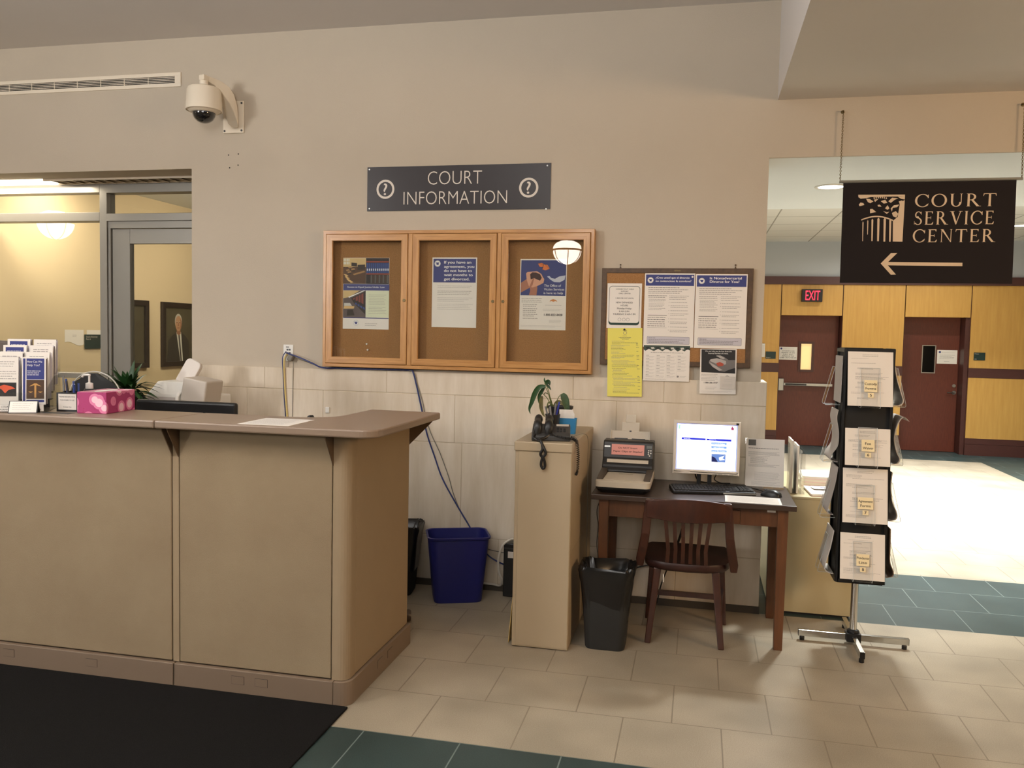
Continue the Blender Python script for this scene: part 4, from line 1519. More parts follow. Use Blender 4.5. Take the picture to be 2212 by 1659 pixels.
k1 = LB(-6.5, -2.277, -1.822, -1.76, 0.0, 0.106).build('kick_plate', KICK, parent=ct, bevel=0.003)
cover(k1, -3.152 + ox, -1.8225 + oy)
cover(k1, -2.70 + ox, -1.8225 + oy)
k2 = LB(-2.271, -1.50, -1.822, -1.76, 0.0, 0.106).build('kick_plate', KICK, parent=ct, bevel=0.003)
cover(k2, -1.952 + ox, -1.8225 + oy)
cover(k2, -1.838 + ox, -1.8225 + oy)
b = MB()
r = 0.055
x0, x1, y0, y1 = -1.498 + ox, -1.424 + ox, -1.822 + oy, -1.030 + oy
pts = [(x0, y0)] + [(x1 - r + r * math.sin(R_(a)), y0 + r - r * math.cos(R_(a))) for a in range(0, 91, 15)] + [(x1, y1), (x0, y1)]
b.prism([(x, y, 0.0) for x, y in pts], (0, 0, 0.106))
k3 = b.build('kick_plate', KICK, parent=ct, bevel=0.002)
cover(k3, -1.4235 + ox, -1.46 + oy, True)
cover(k3, -1.4235 + ox, -1.33 + oy, True)
for x in (-2.287, -2.258, -1.5145):
    MB().prism([(x + ox, -1.807 + oy, 1.179), (x + ox, -1.890 + oy, 1.179), (x + ox, -1.886 + oy, 1.168), (x + ox, -1.807 + oy, 1.045)], (0.004, 0, 0)).build('bracket', mat('bracket_brown', (92, 72, 52), 0.5), parent=ct)
MB().prism([(-1.439 + ox, -1.046 + oy, 1.179), (-1.315 + ox, -1.046 + oy, 1.179), (-1.318 + ox, -1.046 + oy, 1.168), (-1.439 + ox, -1.046 + oy, 1.045)], (0, 0.004, 0)).build('bracket', MATS['bracket_brown'], parent=ct)


def worktop(pts, label):
    b = MB()
    b.use(LAMIN).prism([(x, y, 1.180) for x, y in pts], (0, 0, 0.035))
    o = b.build('countertop', bevel=0.007, seg=2, label=label, cat='countertop')
    return o


worktop([(-6.5, -1.905), (-2.3115, -1.905), (-2.3115, -1.512), (-6.5, -1.512)], 'long brown laminate countertop run reaching the left edge, holding the pamphlet rack')
r = 0.085
pts = [(-2.3085, -1.905), (-1.283 - r, -1.905)] + [(-1.283 - r + r * math.sin(R_(a)), -1.905 + r - r * math.cos(R_(a))) for a in range(10, 91, 10)] + [(-1.283, -1.018), (-1.665, -1.005)]
pts += [(-1.665 - 0.16 + 0.16 * math.cos(R_(a)), -1.352 - 0.16 * math.sin(R_(a))) for a in range(0, 91, 15)] + [(-2.3085, -1.512)]
worktop(pts, 'brown laminate L-shaped countertop with a rounded corner at the right end of the counter')

ZT = 1.2152
# laminated sheet on the counter
p = sheet('form_sheet', 'white printed sheet lying on the L-shaped countertop', 'paper', (-1.925, -1.628, ZT), 0.235, 0.262, PAPER, rot=(R_(-90), 0, R_(2)))
L = Layer(p)
L.greek(0.02, 0.03, 0.19, 16, 0.0135, 0.004, INKL, 1, 600)
L.build('lettering')
p = sheet('slip', 'dark grey slip of card lying in front of the black pen box', 'card', (-2.965, -1.785, ZT), 0.15, 0.05, DGREY, rot=(R_(-90), 0, R_(5)))

# tissue box
t = thing('tissue_box', 'pink floral tissue box on the countertop', 'tissue box', (-2.735, -1.764, ZT), (0, 0, R_(7)))
TIS = bpy.data.materials.new('pink_floral')
TIS.use_nodes = True
nt = TIS.node_tree
bs = nt.nodes['Principled BSDF']
tc = nt.nodes.new('ShaderNodeTexCoord')
vo = nt.nodes.new('ShaderNodeTexVoronoi')
vo.inputs['Scale'].default_value = 17
nt.links.new(tc.outputs['Object'], vo.inputs['Vector'])
vo2 = nt.nodes.new('ShaderNodeTexVoronoi')
vo2.inputs['Scale'].default_value = 40
nt.links.new(tc.outputs['Object'], vo2.inputs['Vector'])
rp = nt.nodes.new('ShaderNodeValToRGB')
rp.color_ramp.interpolation = 'CONSTANT'
e = rp.color_ramp.elements
e[0].position, e[0].color = 0.0, lin((236, 196, 208))
e[1].position, e[1].color = 0.34, lin((214, 120, 158))
n_ = e.new(0.52)
n_.color = lin((160, 44, 100))
nt.links.new(vo.outputs['Distance'], rp.inputs['Fac'])
rp2 = nt.nodes.new('ShaderNodeValToRGB')
rp2.color_ramp.interpolation = 'CONSTANT'
e = rp2.color_ramp.elements
e[0].position, e[0].color = 0.0, lin((244, 214, 222))
e[1].position, e[1].color = 0.17, lin((255, 255, 255))
nt.links.new(vo2.outputs['Distance'], rp2.inputs['Fac'])
mx = nt.nodes.new('ShaderNodeMix')
mx.data_type, mx.blend_type = 'RGBA', 'MULTIPLY'
mx.inputs['Factor'].default_value = 1
nt.links.new(rp.outputs['Color'], mx.inputs['A'])
nt.links.new(rp2.outputs['Color'], mx.inputs['B'])
nt.links.new(mx.outputs['Result'], bs.inputs['Base Color'])
bs.inputs['Roughness'].default_value = 0.45
MATS['pink_floral'] = TIS
MB().box(-0.072, 0.072, 0, 0.245, 0, 0.100).build('carton', TIS, parent=t, bevel=0.003)
b = MB()
b.loft([[(0.030 * math.cos(2 * PI * i / 20), 0.12 + 0.085 * math.sin(2 * PI * i / 20), 0.1002) for i in range(20)], [(0.002 * math.cos(2 * PI * i / 20), 0.12 + 0.004 * math.sin(2 * PI * i / 20), 0.1012) for i in range(20)]], False, True)
b.build('film_slot', WHITE, parent=t)

# hand sanitiser bottle
t = thing('pump_bottle', 'white pump bottle behind the pink tissue box', 'bottle', (-2.892, -1.585, ZT))
MB().lathe([(0.030, 0), (0.032, 0.01), (0.032, 0.085), (0.020, 0.10), (0.014, 0.103)], (0, 0, 0), 20).build('body', ACRYL, parent=t, smooth=True)
MB().lathe([(0.017, 0.100), (0.018, 0.104), (0.017, 0.127), (0.008, 0.130)], (0, 0, 0), 18).build('collar', WHITE, parent=t, smooth=True)
b = MB()
b.tube([(0, 0, 0.128), (0, 0, 0.166)], 0.0048, 10)
b.tube(spline([(0.006, 0, 0.166), (-0.010, -0.004, 0.167), (-0.026, -0.010, 0.164), (-0.030, -0.012, 0.156)], 4), 0.0052, 8)
b.build('pump', WHITE, parent=t, smooth=True)

# pen box
t = thing('pen_box', 'small black pen box with a white printed label on the countertop', 'pen holder', (-2.943, -1.742, ZT), (0, 0, R_(8)))
b = MB()
b.box(0, 0.115, 0, 0.004, 0, 0.090)
b.box(0, 0.115, 0.056, 0.060, 0, 0.094)
b.box(0, 0.004, 0.004, 0.056, 0, 0.090)
b.box(0.111, 0.115, 0.004, 0.056, 0, 0.090)
b.box(0.004, 0.111, 0.004, 0.056, 0, 0.004)
b.build('box', BLACK, parent=t)
lb = sheet('label', None, None, (0.010, -0.0002, 0.084), 0.088, 0.074, PAPERG, parent=t)
L = Layer(lb)
L.text('PLEASE RETURN PENS', 0.044, 0.010, 0.076, 0.0062, INK, 1, center=True)
L.text('FOR OTHERS TO USE', 0.044, 0.026, 0.070, 0.0062, INK, 1, center=True)
L.text('THANK YOU', 0.044, 0.059, 0.040, 0.0062, INK, 1, center=True)
L.build('lettering')


def pen(root, p0, p1, m, mcap, label, group=None, r=0.0042):
    t = thing('pen', label, 'pen', root, group=group)
    a, c = Vector(p0), Vector(p1)
    q = a.lerp(c, 0.55)
    MB().tube([a, q], r, 8).build('barrel', m, parent=t, smooth=True)
    b = MB()
    b.tube([q, c], r * 1.15, 8)
    b.tube([q.lerp(c, .3) + Vector((0.003, -0.005, 0)), c + Vector((0.003, -0.005, 0.0))], r * 0.35, 5)
    b.build('cap', mcap, parent=t, smooth=True)
    return t


PB, PW, PG, PD = mat('pen_blue', (48, 70, 132), 0.35), mat('pen_white', (208, 206, 202), 0.35), mat('pen_grey', (120, 118, 118), 0.35), mat('pen_dark', (46, 42, 44), 0.35)
base = (-2.943, -1.742, ZT + 0.006)
for x0, y0, x1, y1, h, m, mc, lab in ((0.028, 0.02, 0.000, 0.045, 0.160, PD, PG, 'grey pen leaning left out of the black pen box'),
                                      (0.045, 0.03, 0.028, 0.03, 0.148, PW, PB, 'white and blue pen second from the left in the black pen box'),
                                      (0.060, 0.02, 0.030, 0.03, 0.138, PW, PD, 'white pen with a dark end leaning left in the black pen box'),
                                      (0.075, 0.03, 0.052, 0.05, 0.136, PW, PB, 'white pen with a blue cap in the middle of the black pen box'),
                                      (0.070, 0.04, 0.080, 0.02, 0.124, PB, PB, 'all blue pen standing upright in the black pen box'),
                                      (0.095, 0.03, 0.088, 0.04, 0.128, PG, PB, 'grey and blue pen at the right end of the black pen box')):
    pen(base, (x0, y0, 0), (x1, y1, h), m, mc, lab)

# tent card
t = thing('tent_card', 'small black tent card with a white sheet in front of the pamphlet rack', 'card', (-3.02, -1.855, ZT), (0, 0, R_(28)))
b = MB()
b.loft([[(-0.06, -0.024, 0), (0.06, -0.024, 0), (0.06, -0.021, 0), (-0.06, -0.021, 0)], [(-0.06, 0.004, 0.055), (0.06, 0.004, 0.055), (0.06, 0.007, 0.055), (-0.06, 0.007, 0.055)]])
b.loft([[(-0.06, 0.030, 0), (0.06, 0.030, 0), (0.06, 0.033, 0), (-0.06, 0.033, 0)], [(-0.06, 0.004, 0.055), (0.06, 0.004, 0.055), (0.06, 0.007, 0.055), (-0.06, 0.007, 0.055)]])
b.build('holder', BLACK, parent=t)
lb = sheet('insert', None, None, (-0.056, 0.0020, 0.0525), 0.112, 0.055, PAPER, rot=(R_(-27), 0, 0), parent=t)
L = Layer(lb)
L.greek(0.012, 0.010, 0.085, 4, 0.009, 0.003, INKL, 1, 620)
L.build('lettering')

# pamphlet rack, turned towards the visitor
RK = (-3.158, -1.8925, ZT)
RA = R_(30)
rk = thing('pamphlet_rack', 'clear stepped pamphlet rack on the countertop at the left edge', 'rack', RK, (0, 0, RA))
tiers = [(0.0, 0.030), (0.076, 0.052), (0.152, 0.082), (0.228, 0.110)]
b = MB()
b.box(-0.004, 0.226, 0, 0.31, 0, 0.004)
b.build('base', ACRYL, parent=rk)
for sx in (-0.004, 0.109, 0.222):
    b = MB()
    prof = [(0, 0)] + [q for y, z in tiers for q in ((y, z + 0.075), (y + 0.07, z + 0.10))] + [(0.31, 0.26), (0.31, 0)]
    b.prism([(sx, y, z) for y, z in prof], (0.003, 0, 0))
    b.build('side_wall', ACRYL, parent=rk)
for y, z in tiers:
    b = MB()
    b.box(0, 0.222, y, y + 0.003, 0.004, z + 0.060)
    b.box(0, 0.222, y + 0.003, y + 0.072, z - 0.003, z)
    b.build('pocket', ACRYL, parent=rk)
for x in (0.012, 0.124):
    lb = sheet('label', None, None, (x, -0.0002, 0.034), 0.088, 0.030, PAPER, parent=rk)
    L = Layer(lb)
    L.text('COURT', 0.044, 0.005, 0.036, 0.0075, INK, 1, center=True)
    L.text('INFORMATION', 0.044, 0.0175, 0.066, 0.0075, INK, 1, center=True)
    L.build('lettering')
rotm = Matrix.Rotation(RA, 4, 'Z')
PEDGE = [PAPER, PAPERG, mat('print_lilac_edge', (206, 200, 212), 0.7), mat('print_dark_edge', (120, 108, 108), 0.7)]


def pamphlet(col, tier, k, label, art, group=None):
    y, z = tiers[tier]
    loc = Vector(RK) + rotm @ Vector((0.008 + col * 0.113, y + 0.026 + k * 0.0105, z + 0.224 - 0.004 * (k % 3)))
    p = sheet('pamphlet', label, 'pamphlet', loc, 0.098 - 0.002 * (k % 2), 0.221 - 0.004 * (k % 3), PEDGE[(k + col + tier) % 4] if k else PAPER, rot=(R_(-4), 0, RA), thick=0.004, group=group)
    if art:
        L = Layer(p, 0.004)
        art(L)
        L.build('cover_print')
    return p


def art_help(L):
    L.rect(0.004, 0.006, 0.010, 0.206, NAVY, 1)
    L.rect(0.018, 0.006, 0.074, 0.098, NAVY, 1)
    L.text('How Can We', 0.021, 0.016, 0.062, 0.0095, WHITEI, 2)
    L.text('Help You?', 0.021, 0.032, 0.052, 0.0095, WHITEI, 2)
    L.greek(0.022, 0.062, 0.062, 3, 0.009, 0.004, WHITEI, 2, 630)
    L.rect(0.018, 0.106, 0.074, 0.088, C('sepia_dark', (70, 46, 26)), 1)
    g = C('sepia_gold', (188, 140, 76))
    L.rect(0.051, 0.122, 0.008, 0.066, g, 2)
    L.poly([(0.030, 0.136), (0.050, 0.122), (0.060, 0.122), (0.080, 0.136), (0.058, 0.130), (0.052, 0.130)], g, 2)
    L.poly([(0.026, 0.160), (0.046, 0.160), (0.036, 0.166)], g, 2)
    L.poly([(0.066, 0.160), (0.086, 0.160), (0.076, 0.166)], g, 2)
    L.rect(0.018, 0.198, 0.074, 0.012, NAVY, 1)


def art_red(L):
    L.greek(0.010, 0.020, 0.075, 3, 0.010, 0.004, INKG, 1, 640)
    L.greek(0.010, 0.065, 0.080, 4, 0.011, 0.004, INKG, 1, 641)
    L.rect(0.006, 0.118, 0.084, 0.064, C('photo_black', (30, 28, 28)), 1)
    L.poly([(0.010, 0.140), (0.040, 0.128), (0.070, 0.136), (0.086, 0.146), (0.058, 0.152), (0.044, 0.168), (0.030, 0.150)], C('flame', (206, 84, 50)), 2)


def art_text(seed):
    def f(L):
        L.greek(0.014, 0.018, 0.068, 2, 0.009, 0.005, INKG, 1, seed)
        L.greek(0.014, 0.05, 0.068, 9, 0.009, 0.003, INKL, 1, seed + 1)
    return f


def art_navy(seed):
    def f(L):
        L.rect(0.010, 0.010, 0.076, 0.05, NAVY, 1)
        L.greek(0.016, 0.026, 0.062, 2, 0.012, 0.004, WHITEI, 2, seed)
        L.greek(0.014, 0.08, 0.068, 6, 0.009, 0.003, INKL, 1, seed + 1)
    return f


fronts = {(1, 0): ('How Can We Help You pamphlet in the front row of the clear rack', art_help), (0, 0): ('white pamphlet with a red and black picture in the front row of the rack', art_red),
          (0, 1): ('plain white pamphlet in the second row of the rack, left column', art_text(650)), (1, 1): ('white pamphlet just behind the How Can We Help You pamphlet', art_text(653)),
          (0, 2): ('navy-headed pamphlet in the third row of the rack, left column', art_navy(656)), (1, 2): ('greyish pamphlet in the third row of the rack, right column', art_text(659)),
          (0, 3): ('navy-headed pamphlet in the topmost row of the rack', art_navy(662)), (1, 3): ('pale pamphlet in the topmost row of the rack, right column', art_text(665))}
for (c, r), (lab, art) in fronts.items():
    pamphlet(c, r, 0, lab, art)
    for k in (1, 2, 3, 4):
        pamphlet(c, r, k, 'pamphlet stacked edge-on behind a front pamphlet of the clear rack', None, 'pamphlets stacked behind the front ones in the rack')

# =================================================================== BEHIND THE COUNTER
b = MB()
t = thing('work_desk', 'beige work desk hidden behind the reception counter', 'desk', (-2.9, -1.45, 0))
MB().box(-1.4, 0.95, -0.06, 0.42, 0.73, 0.76).build('top', LAMIN, parent=t)
for x in (-1.36, 0.90):
    MB().box(x, x + 0.04, -0.04, 0.40, 0, 0.73).build('leg', BEIGE, parent=t)
t = thing('credenza', 'low beige credenza against the wall behind the counter, under the white fax machine', 'cabinet', (-3.22, -0.42, 0))
MB().box(-0.40, 0.34, -0.41, 0.36, 0, 0.98).build('body', BEIGE, parent=t)
MB().box(-0.41, 0.35, -0.42, 0.36, 0.98, 1.0).build('top', LAMIN, parent=t)


def back_monitor(x, y, w, z0, z1, m, label):
    t = thing('monitor', label, 'monitor', (x, y, 0.76))
    MB().box(-w / 2, w / 2, 0, 0.035, z0 - 0.76, z1 - 0.76).build('housing', m, parent=t, bevel=0.014, seg=3)
    MB().box(-w / 2 + 0.02, w / 2 - 0.02, 0.035, 0.037, z0 - 0.74, z1 - 0.78).build('screen', BLACK, parent=t)
    MB().box(-0.03, 0.03, 0.035, 0.06, 0.01, z0 - 0.70).build('stand', m, parent=t)
    MB().box(-0.11, 0.11, -0.03, 0.12, 0, 0.012).build('foot', m, parent=t)


back_monitor(-2.63, -1.20, 0.590, 0.88, 1.236, BLACK, 'black back of a monitor showing above the countertop beside the tissue box')
back_monitor(-3.96, -1.20, 0.50, 1.10, 1.530, mat('taupe_plastic', (84, 74, 66), 0.5), 'taupe top of a monitor at the left edge above the pamphlet rack')

# office chairs behind the counter
OCH = mat('chair_mesh_black', (22, 22, 21), 0.6)


def office_chair(x, y, ztop, w, label, rim=None, rot=0, full=True):
    t = thing('office_chair', label, 'chair', (x, y, 0), (0, 0, rot))
    b = MB()
    rings = []
    for i in range(9):
        u = i / 8
        z = ztop - 0.42 * (1 - u)
        hw = w / 2 * (0.86 + 0.14 * math.sin(PI * u)) if u < 0.65 else w / 2 * math.sqrt(max(0.02, 1 - ((u - 0.65) / 0.352) ** 2))
        bow = -0.03 * math.sin(PI * u)
        rings.append([(-hw, 0.02 + bow, z), (-hw * .5, -0.012 + bow, z), (hw * .5, -0.012 + bow, z), (hw, 0.02 + bow, z), (hw * .5, 0.03 + bow, z), (-hw * .5, 0.03 + bow, z)])
    b.loft(rings)
    b.build('backrest', OCH, parent=t, smooth=True, angle=60)
    if rim:
        pts = []
        for i in range(25):
            a = PI * i / 24
            pts.append((-(w / 2 + 0.006) * math.cos(a), 0.0, ztop - 0.147 + 0.155 * math.sin(a)))
        MB().tube(pts, 0.004, 8).build('back_rim', rim, parent=t, smooth=True)
    b = MB()
    b.loft([rring(0, 0.25, 0.22, 0.22, 0.08, 0.46), rring(0, 0.25, 0.24, 0.24, 0.1, 0.50), rring(0, 0.25, 0.22, 0.22, 0.1, 0.53)])
    b.build('seat', OCH, parent=t, smooth=True)
    b = MB()
    b.tube([(0, 0.25, 0.08), (0, 0.25, 0.46)], 0.028, 12)
    b.tube(spline([(0, 0.2, 0.45), (0, 0.0, 0.47), (0, 0.02, ztop - 0.3)], 5), 0.02, 8)
    b.build('column', BLACK, parent=t, smooth=True)
    b = MB()
    for k in range(5):
        a = 2 * PI * k / 5 + 0.5
        b.tube([(0, 0.25, 0.10), (0.27 * math.cos(a), 0.25 + 0.27 * math.sin(a), 0.075)], 0.02, 8)
    b.build('base', BLACK, parent=t, smooth=True)
    for k in range(5):
        a = 2 * PI * k / 5 + 0.5
        MB().lathe([(0.027, -0.02), (0.03, -0.012), (0.03, 0.012), (0.027, 0.02)], (0.27 * math.cos(a), 0.25 + 0.27 * math.sin(a), 0.03), 16, 'x').build('caster', mat('caster_brown', (60, 46, 36), 0.4), parent=t, smooth=True)
    return t


office_chair(-3.365, -0.96, 1.352, 0.33, 'rounded black chair back with a pale rim behind the pump bottle', mat('pale_rim', (190, 186, 176), 0.35), PI)
office_chair(-2.035, -0.96, 1.163, 0.14, 'black chair top just showing above the countertop near the white plug', None, 0)
MB().lathe([(0.03, -0.022), (0.034, -0.012), (0.034, 0.012), (0.03, 0.022)], (0, 0, 0.034), 18, 'x').build('caster_wheel', MATS['caster_brown'], loc=(-1.555, -0.72, 0), rot=(0, 0, R_(25)), smooth=True, label='brown caster wheel peeping out behind the end of the counter', cat='wheel')

# leafy plant
t = thing('potted_plant', 'dark green leafy plant in a black pot behind the tissue box', 'plant', (-3.345, -0.705, 1.0))
MB().lathe([(0.075, 0), (0.095, 0.18), (0.10, 0.19), (0.10, 0.205), (0.09, 0.205), (0.085, 0.18)], (0, 0, 0), 24).build('pot', BLACK, parent=t, smooth=True)
MB().lathe([(0.088, 0.178), (0.001, 0.186)], (0, 0, 0), 20, cap0=False).build('soil', SOIL, parent=t)
b = MB()
rr = random.Random(11)
for i in range(70):
    a = rr.random() * 2 * PI
    el = rr.uniform(0.15, 1.25)
    ln = rr.uniform(0.13, 0.23)
    z0 = 0.19 + rr.random() * 0.06
    dx, dy = math.cos(a) * math.cos(el), math.sin(a) * math.cos(el)
    p0 = Vector((0.015 * math.cos(a), 0.015 * math.sin(a), z0))
    pts = []
    for k in range(7):
        u = k / 6
        pts.append(p0 + Vector((dx * ln * u, dy * ln * u, ln * (math.sin(el) * u - 0.55 * u * u * math.cos(el)))))
    b.leaf(pts, rr.uniform(0.016, 0.023))
b.build('leaves', LEAF, parent=t, smooth=True)
MB().tube([(0, 0, 0.18), (0.004, 0, 0.29)], 0.009, 8).build('stem', LEAFY, parent=t, smooth=True)

# fax machine
t = thing('fax_machine', 'white fax machine on the credenza by the stone wall behind the counter', 'printer', (-3.16, -0.36, 1.0))
b = MB()
b.prism([(-0.20, -0.16, 0), (-0.20, -0.16, 0.20), (-0.155, -0.10, 0.285), (-0.155, 0.16, 0.285), (-0.20, 0.2, 0.26), (-0.20, 0.2, 0)], (0.22, 0, 0))
b.build('body', WHITE, parent=t, bevel=0.012, seg=3)
MB().box(-0.18, 0.01, -0.1605, -0.159, 0.02, 0.19).build('front_cover', mat('fax_grey', (196, 188, 184), 0.45), parent=t)
M = Matrix.Translation((-0.035, -0.02, 0.27)) @ Matrix.Rotation(R_(24), 4, 'Y') @ Matrix.Rotation(R_(-14), 4, 'X')
b = MB()
pts = [(-0.055, 0, 0)] + [(-0.055 + 0.03 - 0.03 * math.cos(R_(a)), 0, 0.165 - 0.03 + 0.03 * math.sin(R_(a))) for a in range(0, 91, 30)] + [(0.055 - 0.03 + 0.03 * math.sin(R_(a)), 0, 0.165 - 0.03 + 0.03 * math.cos(R_(a))) for a in range(0, 91, 30)] + [(0.055, 0, 0)]
b.prism([M @ Vector(q) for q in pts], M.to_3x3() @ Vector((0, 0.035, 0)))
b.build('document_feeder', mat('fax_pale', (214, 206, 198), 0.45), parent=t, bevel=0.006)
M = Matrix.Translation((0.035, -0.10, 0.17)) @ Matrix.Rotation(R_(9), 4, 'Y')
b = MB()
b.obox(M, 0, 0.165, -0.05, 0.14, 0, 0.150)
b.build('paper_cassette', mat('fax_beige', (192, 182, 170), 0.5), parent=t, bevel=0.010, seg=3)
MB().box(0.02, 0.20, -0.12, 0.16, 0, 0.20).build('base_unit', WHITE, parent=t, bevel=0.008)
b = MB()
b.box(0.09, 0.125, -0.1208, -0.12, 0.145, 0.165)
b.box(0.135, 0.165, -0.1208, -0.12, 0.145, 0.168)
b.build('sticker', INKL, parent=t)

# =================================================================== FLOOR MAT, BINS, COMPUTER BOX
MB().box(-7.0, -1.425, -4.6, -1.828, 0.0005, 0.010).build('floor_mat', MATC, bevel=0.004, label='large charcoal carpet mat on the floor in front of the reception counter', cat='mat')


def bin_thing(label, loc, rotz, h, hxt, hyt, hxb, hyb, m, bag=False, seed=1, z_in=0.03):
    t = thing('waste_bin', label, 'bin', loc, (0, 0, rotz))
    b = MB()
    rt_, rb_ = 0.05, 0.04
    b.loft([rring(0, 0, hxb, hyb, rb_, 0.0), rring(0, 0, hxb + 0.004, hyb + 0.004, rb_, 0.012), rring(0, 0, hxt - 0.004, hyt - 0.004, rt_, h - 0.02), rring(0, 0, hxt + 0.004, hyt + 0.004, rt_, h - 0.014), rring(0, 0, hxt + 0.006, hyt + 0.006, rt_, h - 0.003), rring(0, 0, hxt, hyt, rt_, h), rring(0, 0, hxt - 0.006, hyt - 0.006, rt_, h - 0.004), rring(0, 0, hxb - 0.002, hyb - 0.002, rb_, z_in)])
    b.build('body', m, parent=t, smooth=True)
    if bag:
        r = random.Random(seed)
        b = MB()
        n = 6
        rings = []
        for j, (off, z, wob) in enumerate(((-0.019, h - 0.27, 0.001), (-0.011, h - 0.18, 0.003), (-0.003, h - 0.10, 0.004), (0.003, h - 0.05, 0.004), (0.011, h - 0.008, 0.005), (0.006, h + 0.010, 0.009), (-0.010, h + 0.004, 0.012), (-0.030, h - 0.06, 0.014), (-0.04, h - 0.14, 0.016), (-0.05, 0.05, 0.01))):
            ring = []
            for (x, y, zz) in rring(0, 0, hxt + off - (0.02 if j > 8 else 0), hyt + off - (0.02 if j > 8 else 0), rt_, z, 10):
                d = Vector((x, y, 0)).normalized()
                k = r.uniform(-wob, wob)
                ring.append((x + d.x * k, y + d.y * k, zz + r.uniform(-wob, wob) * 0.9))
            rings.append(ring)
        b.loft(rings, False, True)
        b.build('bin_bag', BAGM, parent=t, smooth=True, angle=80)
    return t


bin_thing('black waste bin lined with a black bag beside the wooden table', (-0.432, -0.775, 0), 0, 0.425, 0.135, 0.105, 0.100, 0.080, mat('bin_charcoal', (38, 39, 39), 0.55), True, 3)
bin_thing('empty blue recycling bin by the stone wall behind the counter end', (-1.405, -0.235, 0), R_(22), 0.405, 0.185, 0.135, 0.142, 0.100, BLUEB)
bin_thing('black bagged bin half hidden by the counter end, left of the blue bin', (-1.815, -0.20, 0), R_(8), 0.42, 0.150, 0.130, 0.11, 0.10, BLACKM, True, 9)

t = thing('computer_tower', 'small black computer box with a white sticker on the floor by the beige cabinet', 'computer', (-1.04, -0.085, 0))
MB().box(-0.100, 0.100, -0.045, 0.045, 0, 0.335).build('case', BLACK, parent=t, bevel=0.006)
MB().box(-0.072, -0.02, -0.0458, -0.045, 0.245, 0.285).build('sticker', PAPERG, parent=t)
MB().box(-0.097, 0.09, -0.0465, -0.045, 0.300, 0.308).build('vent_slot', DGREY, parent=t)
cable([(-1.075, -0.06, 0.337), (-1.08, -0.10, 0.355), (-1.10, -0.14, 0.36), (-1.142, -0.15, 0.325), (-1.166, -0.15, 0.246), (-1.165, -0.14, 0.158), (-1.150, -0.12, 0.10), (-1.168, -0.085, 0.055), (-1.22, -0.05, 0.047), (-1.30, -0.04, 0.046)], 0.0065, CWHT, 'thick white cable arching out of the small black computer box')

# =================================================================== BEIGE CABINET WITH TELEPHONE
t = thing('steel_cabinet', 'narrow beige steel cabinet standing end-on between the blue bin and the table', 'cabinet', (-0.76, -0.51, 0))
MB().box(-0.147, 0.147, -0.415, 0.43, 0.004, 1.035).build('body', BEIGE, parent=t, bevel=0.003)
MB().box(-0.128, 0.144, -0.4175, -0.415, 0.012, 1.024).build('end_panel', BEIGE, parent=t, bevel=0.001, seg=1)
MB().box(-0.152, 0.150, -0.424, 0.435, 1.027, 1.075).build('lid', BEIGE, parent=t, bevel=0.005)
MB().box(0.147, 0.1478, -0.40, 0.42, 0.02, 0.505).build('drawer_front', BEIGE, parent=t)
MB().box(0.147, 0.1478, -0.40, 0.42, 0.515, 1.015).build('drawer_front', BEIGE, parent=t)
MB().box(-0.0015, 0.0015, -0.14, 0.14, 0, 0.29).build('folder', MANILA, loc=(-0.934, -0.74, 0.001), rot=(0, R_(4.5), 0), label='manila folder leaning upright against the left side of the beige cabinet', cat='folder')

ph = thing('telephone', 'black desk telephone with two handsets on the beige cabinet', 'telephone', (-0.832, -0.885, 1.0755), (0, 0, R_(9)))
b = MB()
b.prism([(0, 0, 0), (0, 0, 0.026), (0, 0.03, 0.040), (0, 0.20, 0.070), (0, 0.215, 0.060), (0, 0.215, 0)], (0.200, 0, 0))
b.build('base', DGREY, parent=ph, bevel=0.005)
for x in (0.030, 0.088):
    b = MB()
    prof = [(0.012, 0.050, 0.018, 0.020), (0.020, 0.066, 0.023, 0.030), (0.055, 0.082, 0.023, 0.028), (0.075, 0.084, 0.016, 0.014), (0.12, 0.092, 0.015, 0.012), (0.15, 0.094, 0.016, 0.014), (0.165, 0.094, 0.022, 0.026), (0.20, 0.092, 0.022, 0.028), (0.212, 0.088, 0.016, 0.016)]
    b.loft([[(x + w * math.cos(2 * PI * k / 12), y, z + hh * math.sin(2 * PI * k / 12)) for k in range(12)] for y, z, w, hh in prof])
    b.build('handset', BLACK, parent=ph, smooth=True, angle=60)
b = MB()
for r in range(4):
    for c in range(3):
        x, y = 0.128 + c * 0.018, 0.050 + r * 0.020
        z = 0.040 + (y - 0.03) * 0.176
        b.box(x, x + 0.012, y, y + 0.012, z - 0.002, z + 0.005)
b.build('keypad', BLACK, parent=ph)
b = MB()
b.prism([(0.126, 0.150, 0.0625), (0.192, 0.150, 0.0625), (0.192, 0.186, 0.0690), (0.126, 0.186, 0.0690)], (0, 0, 0.001))
b.build('label_strip', PAPERG, parent=ph)
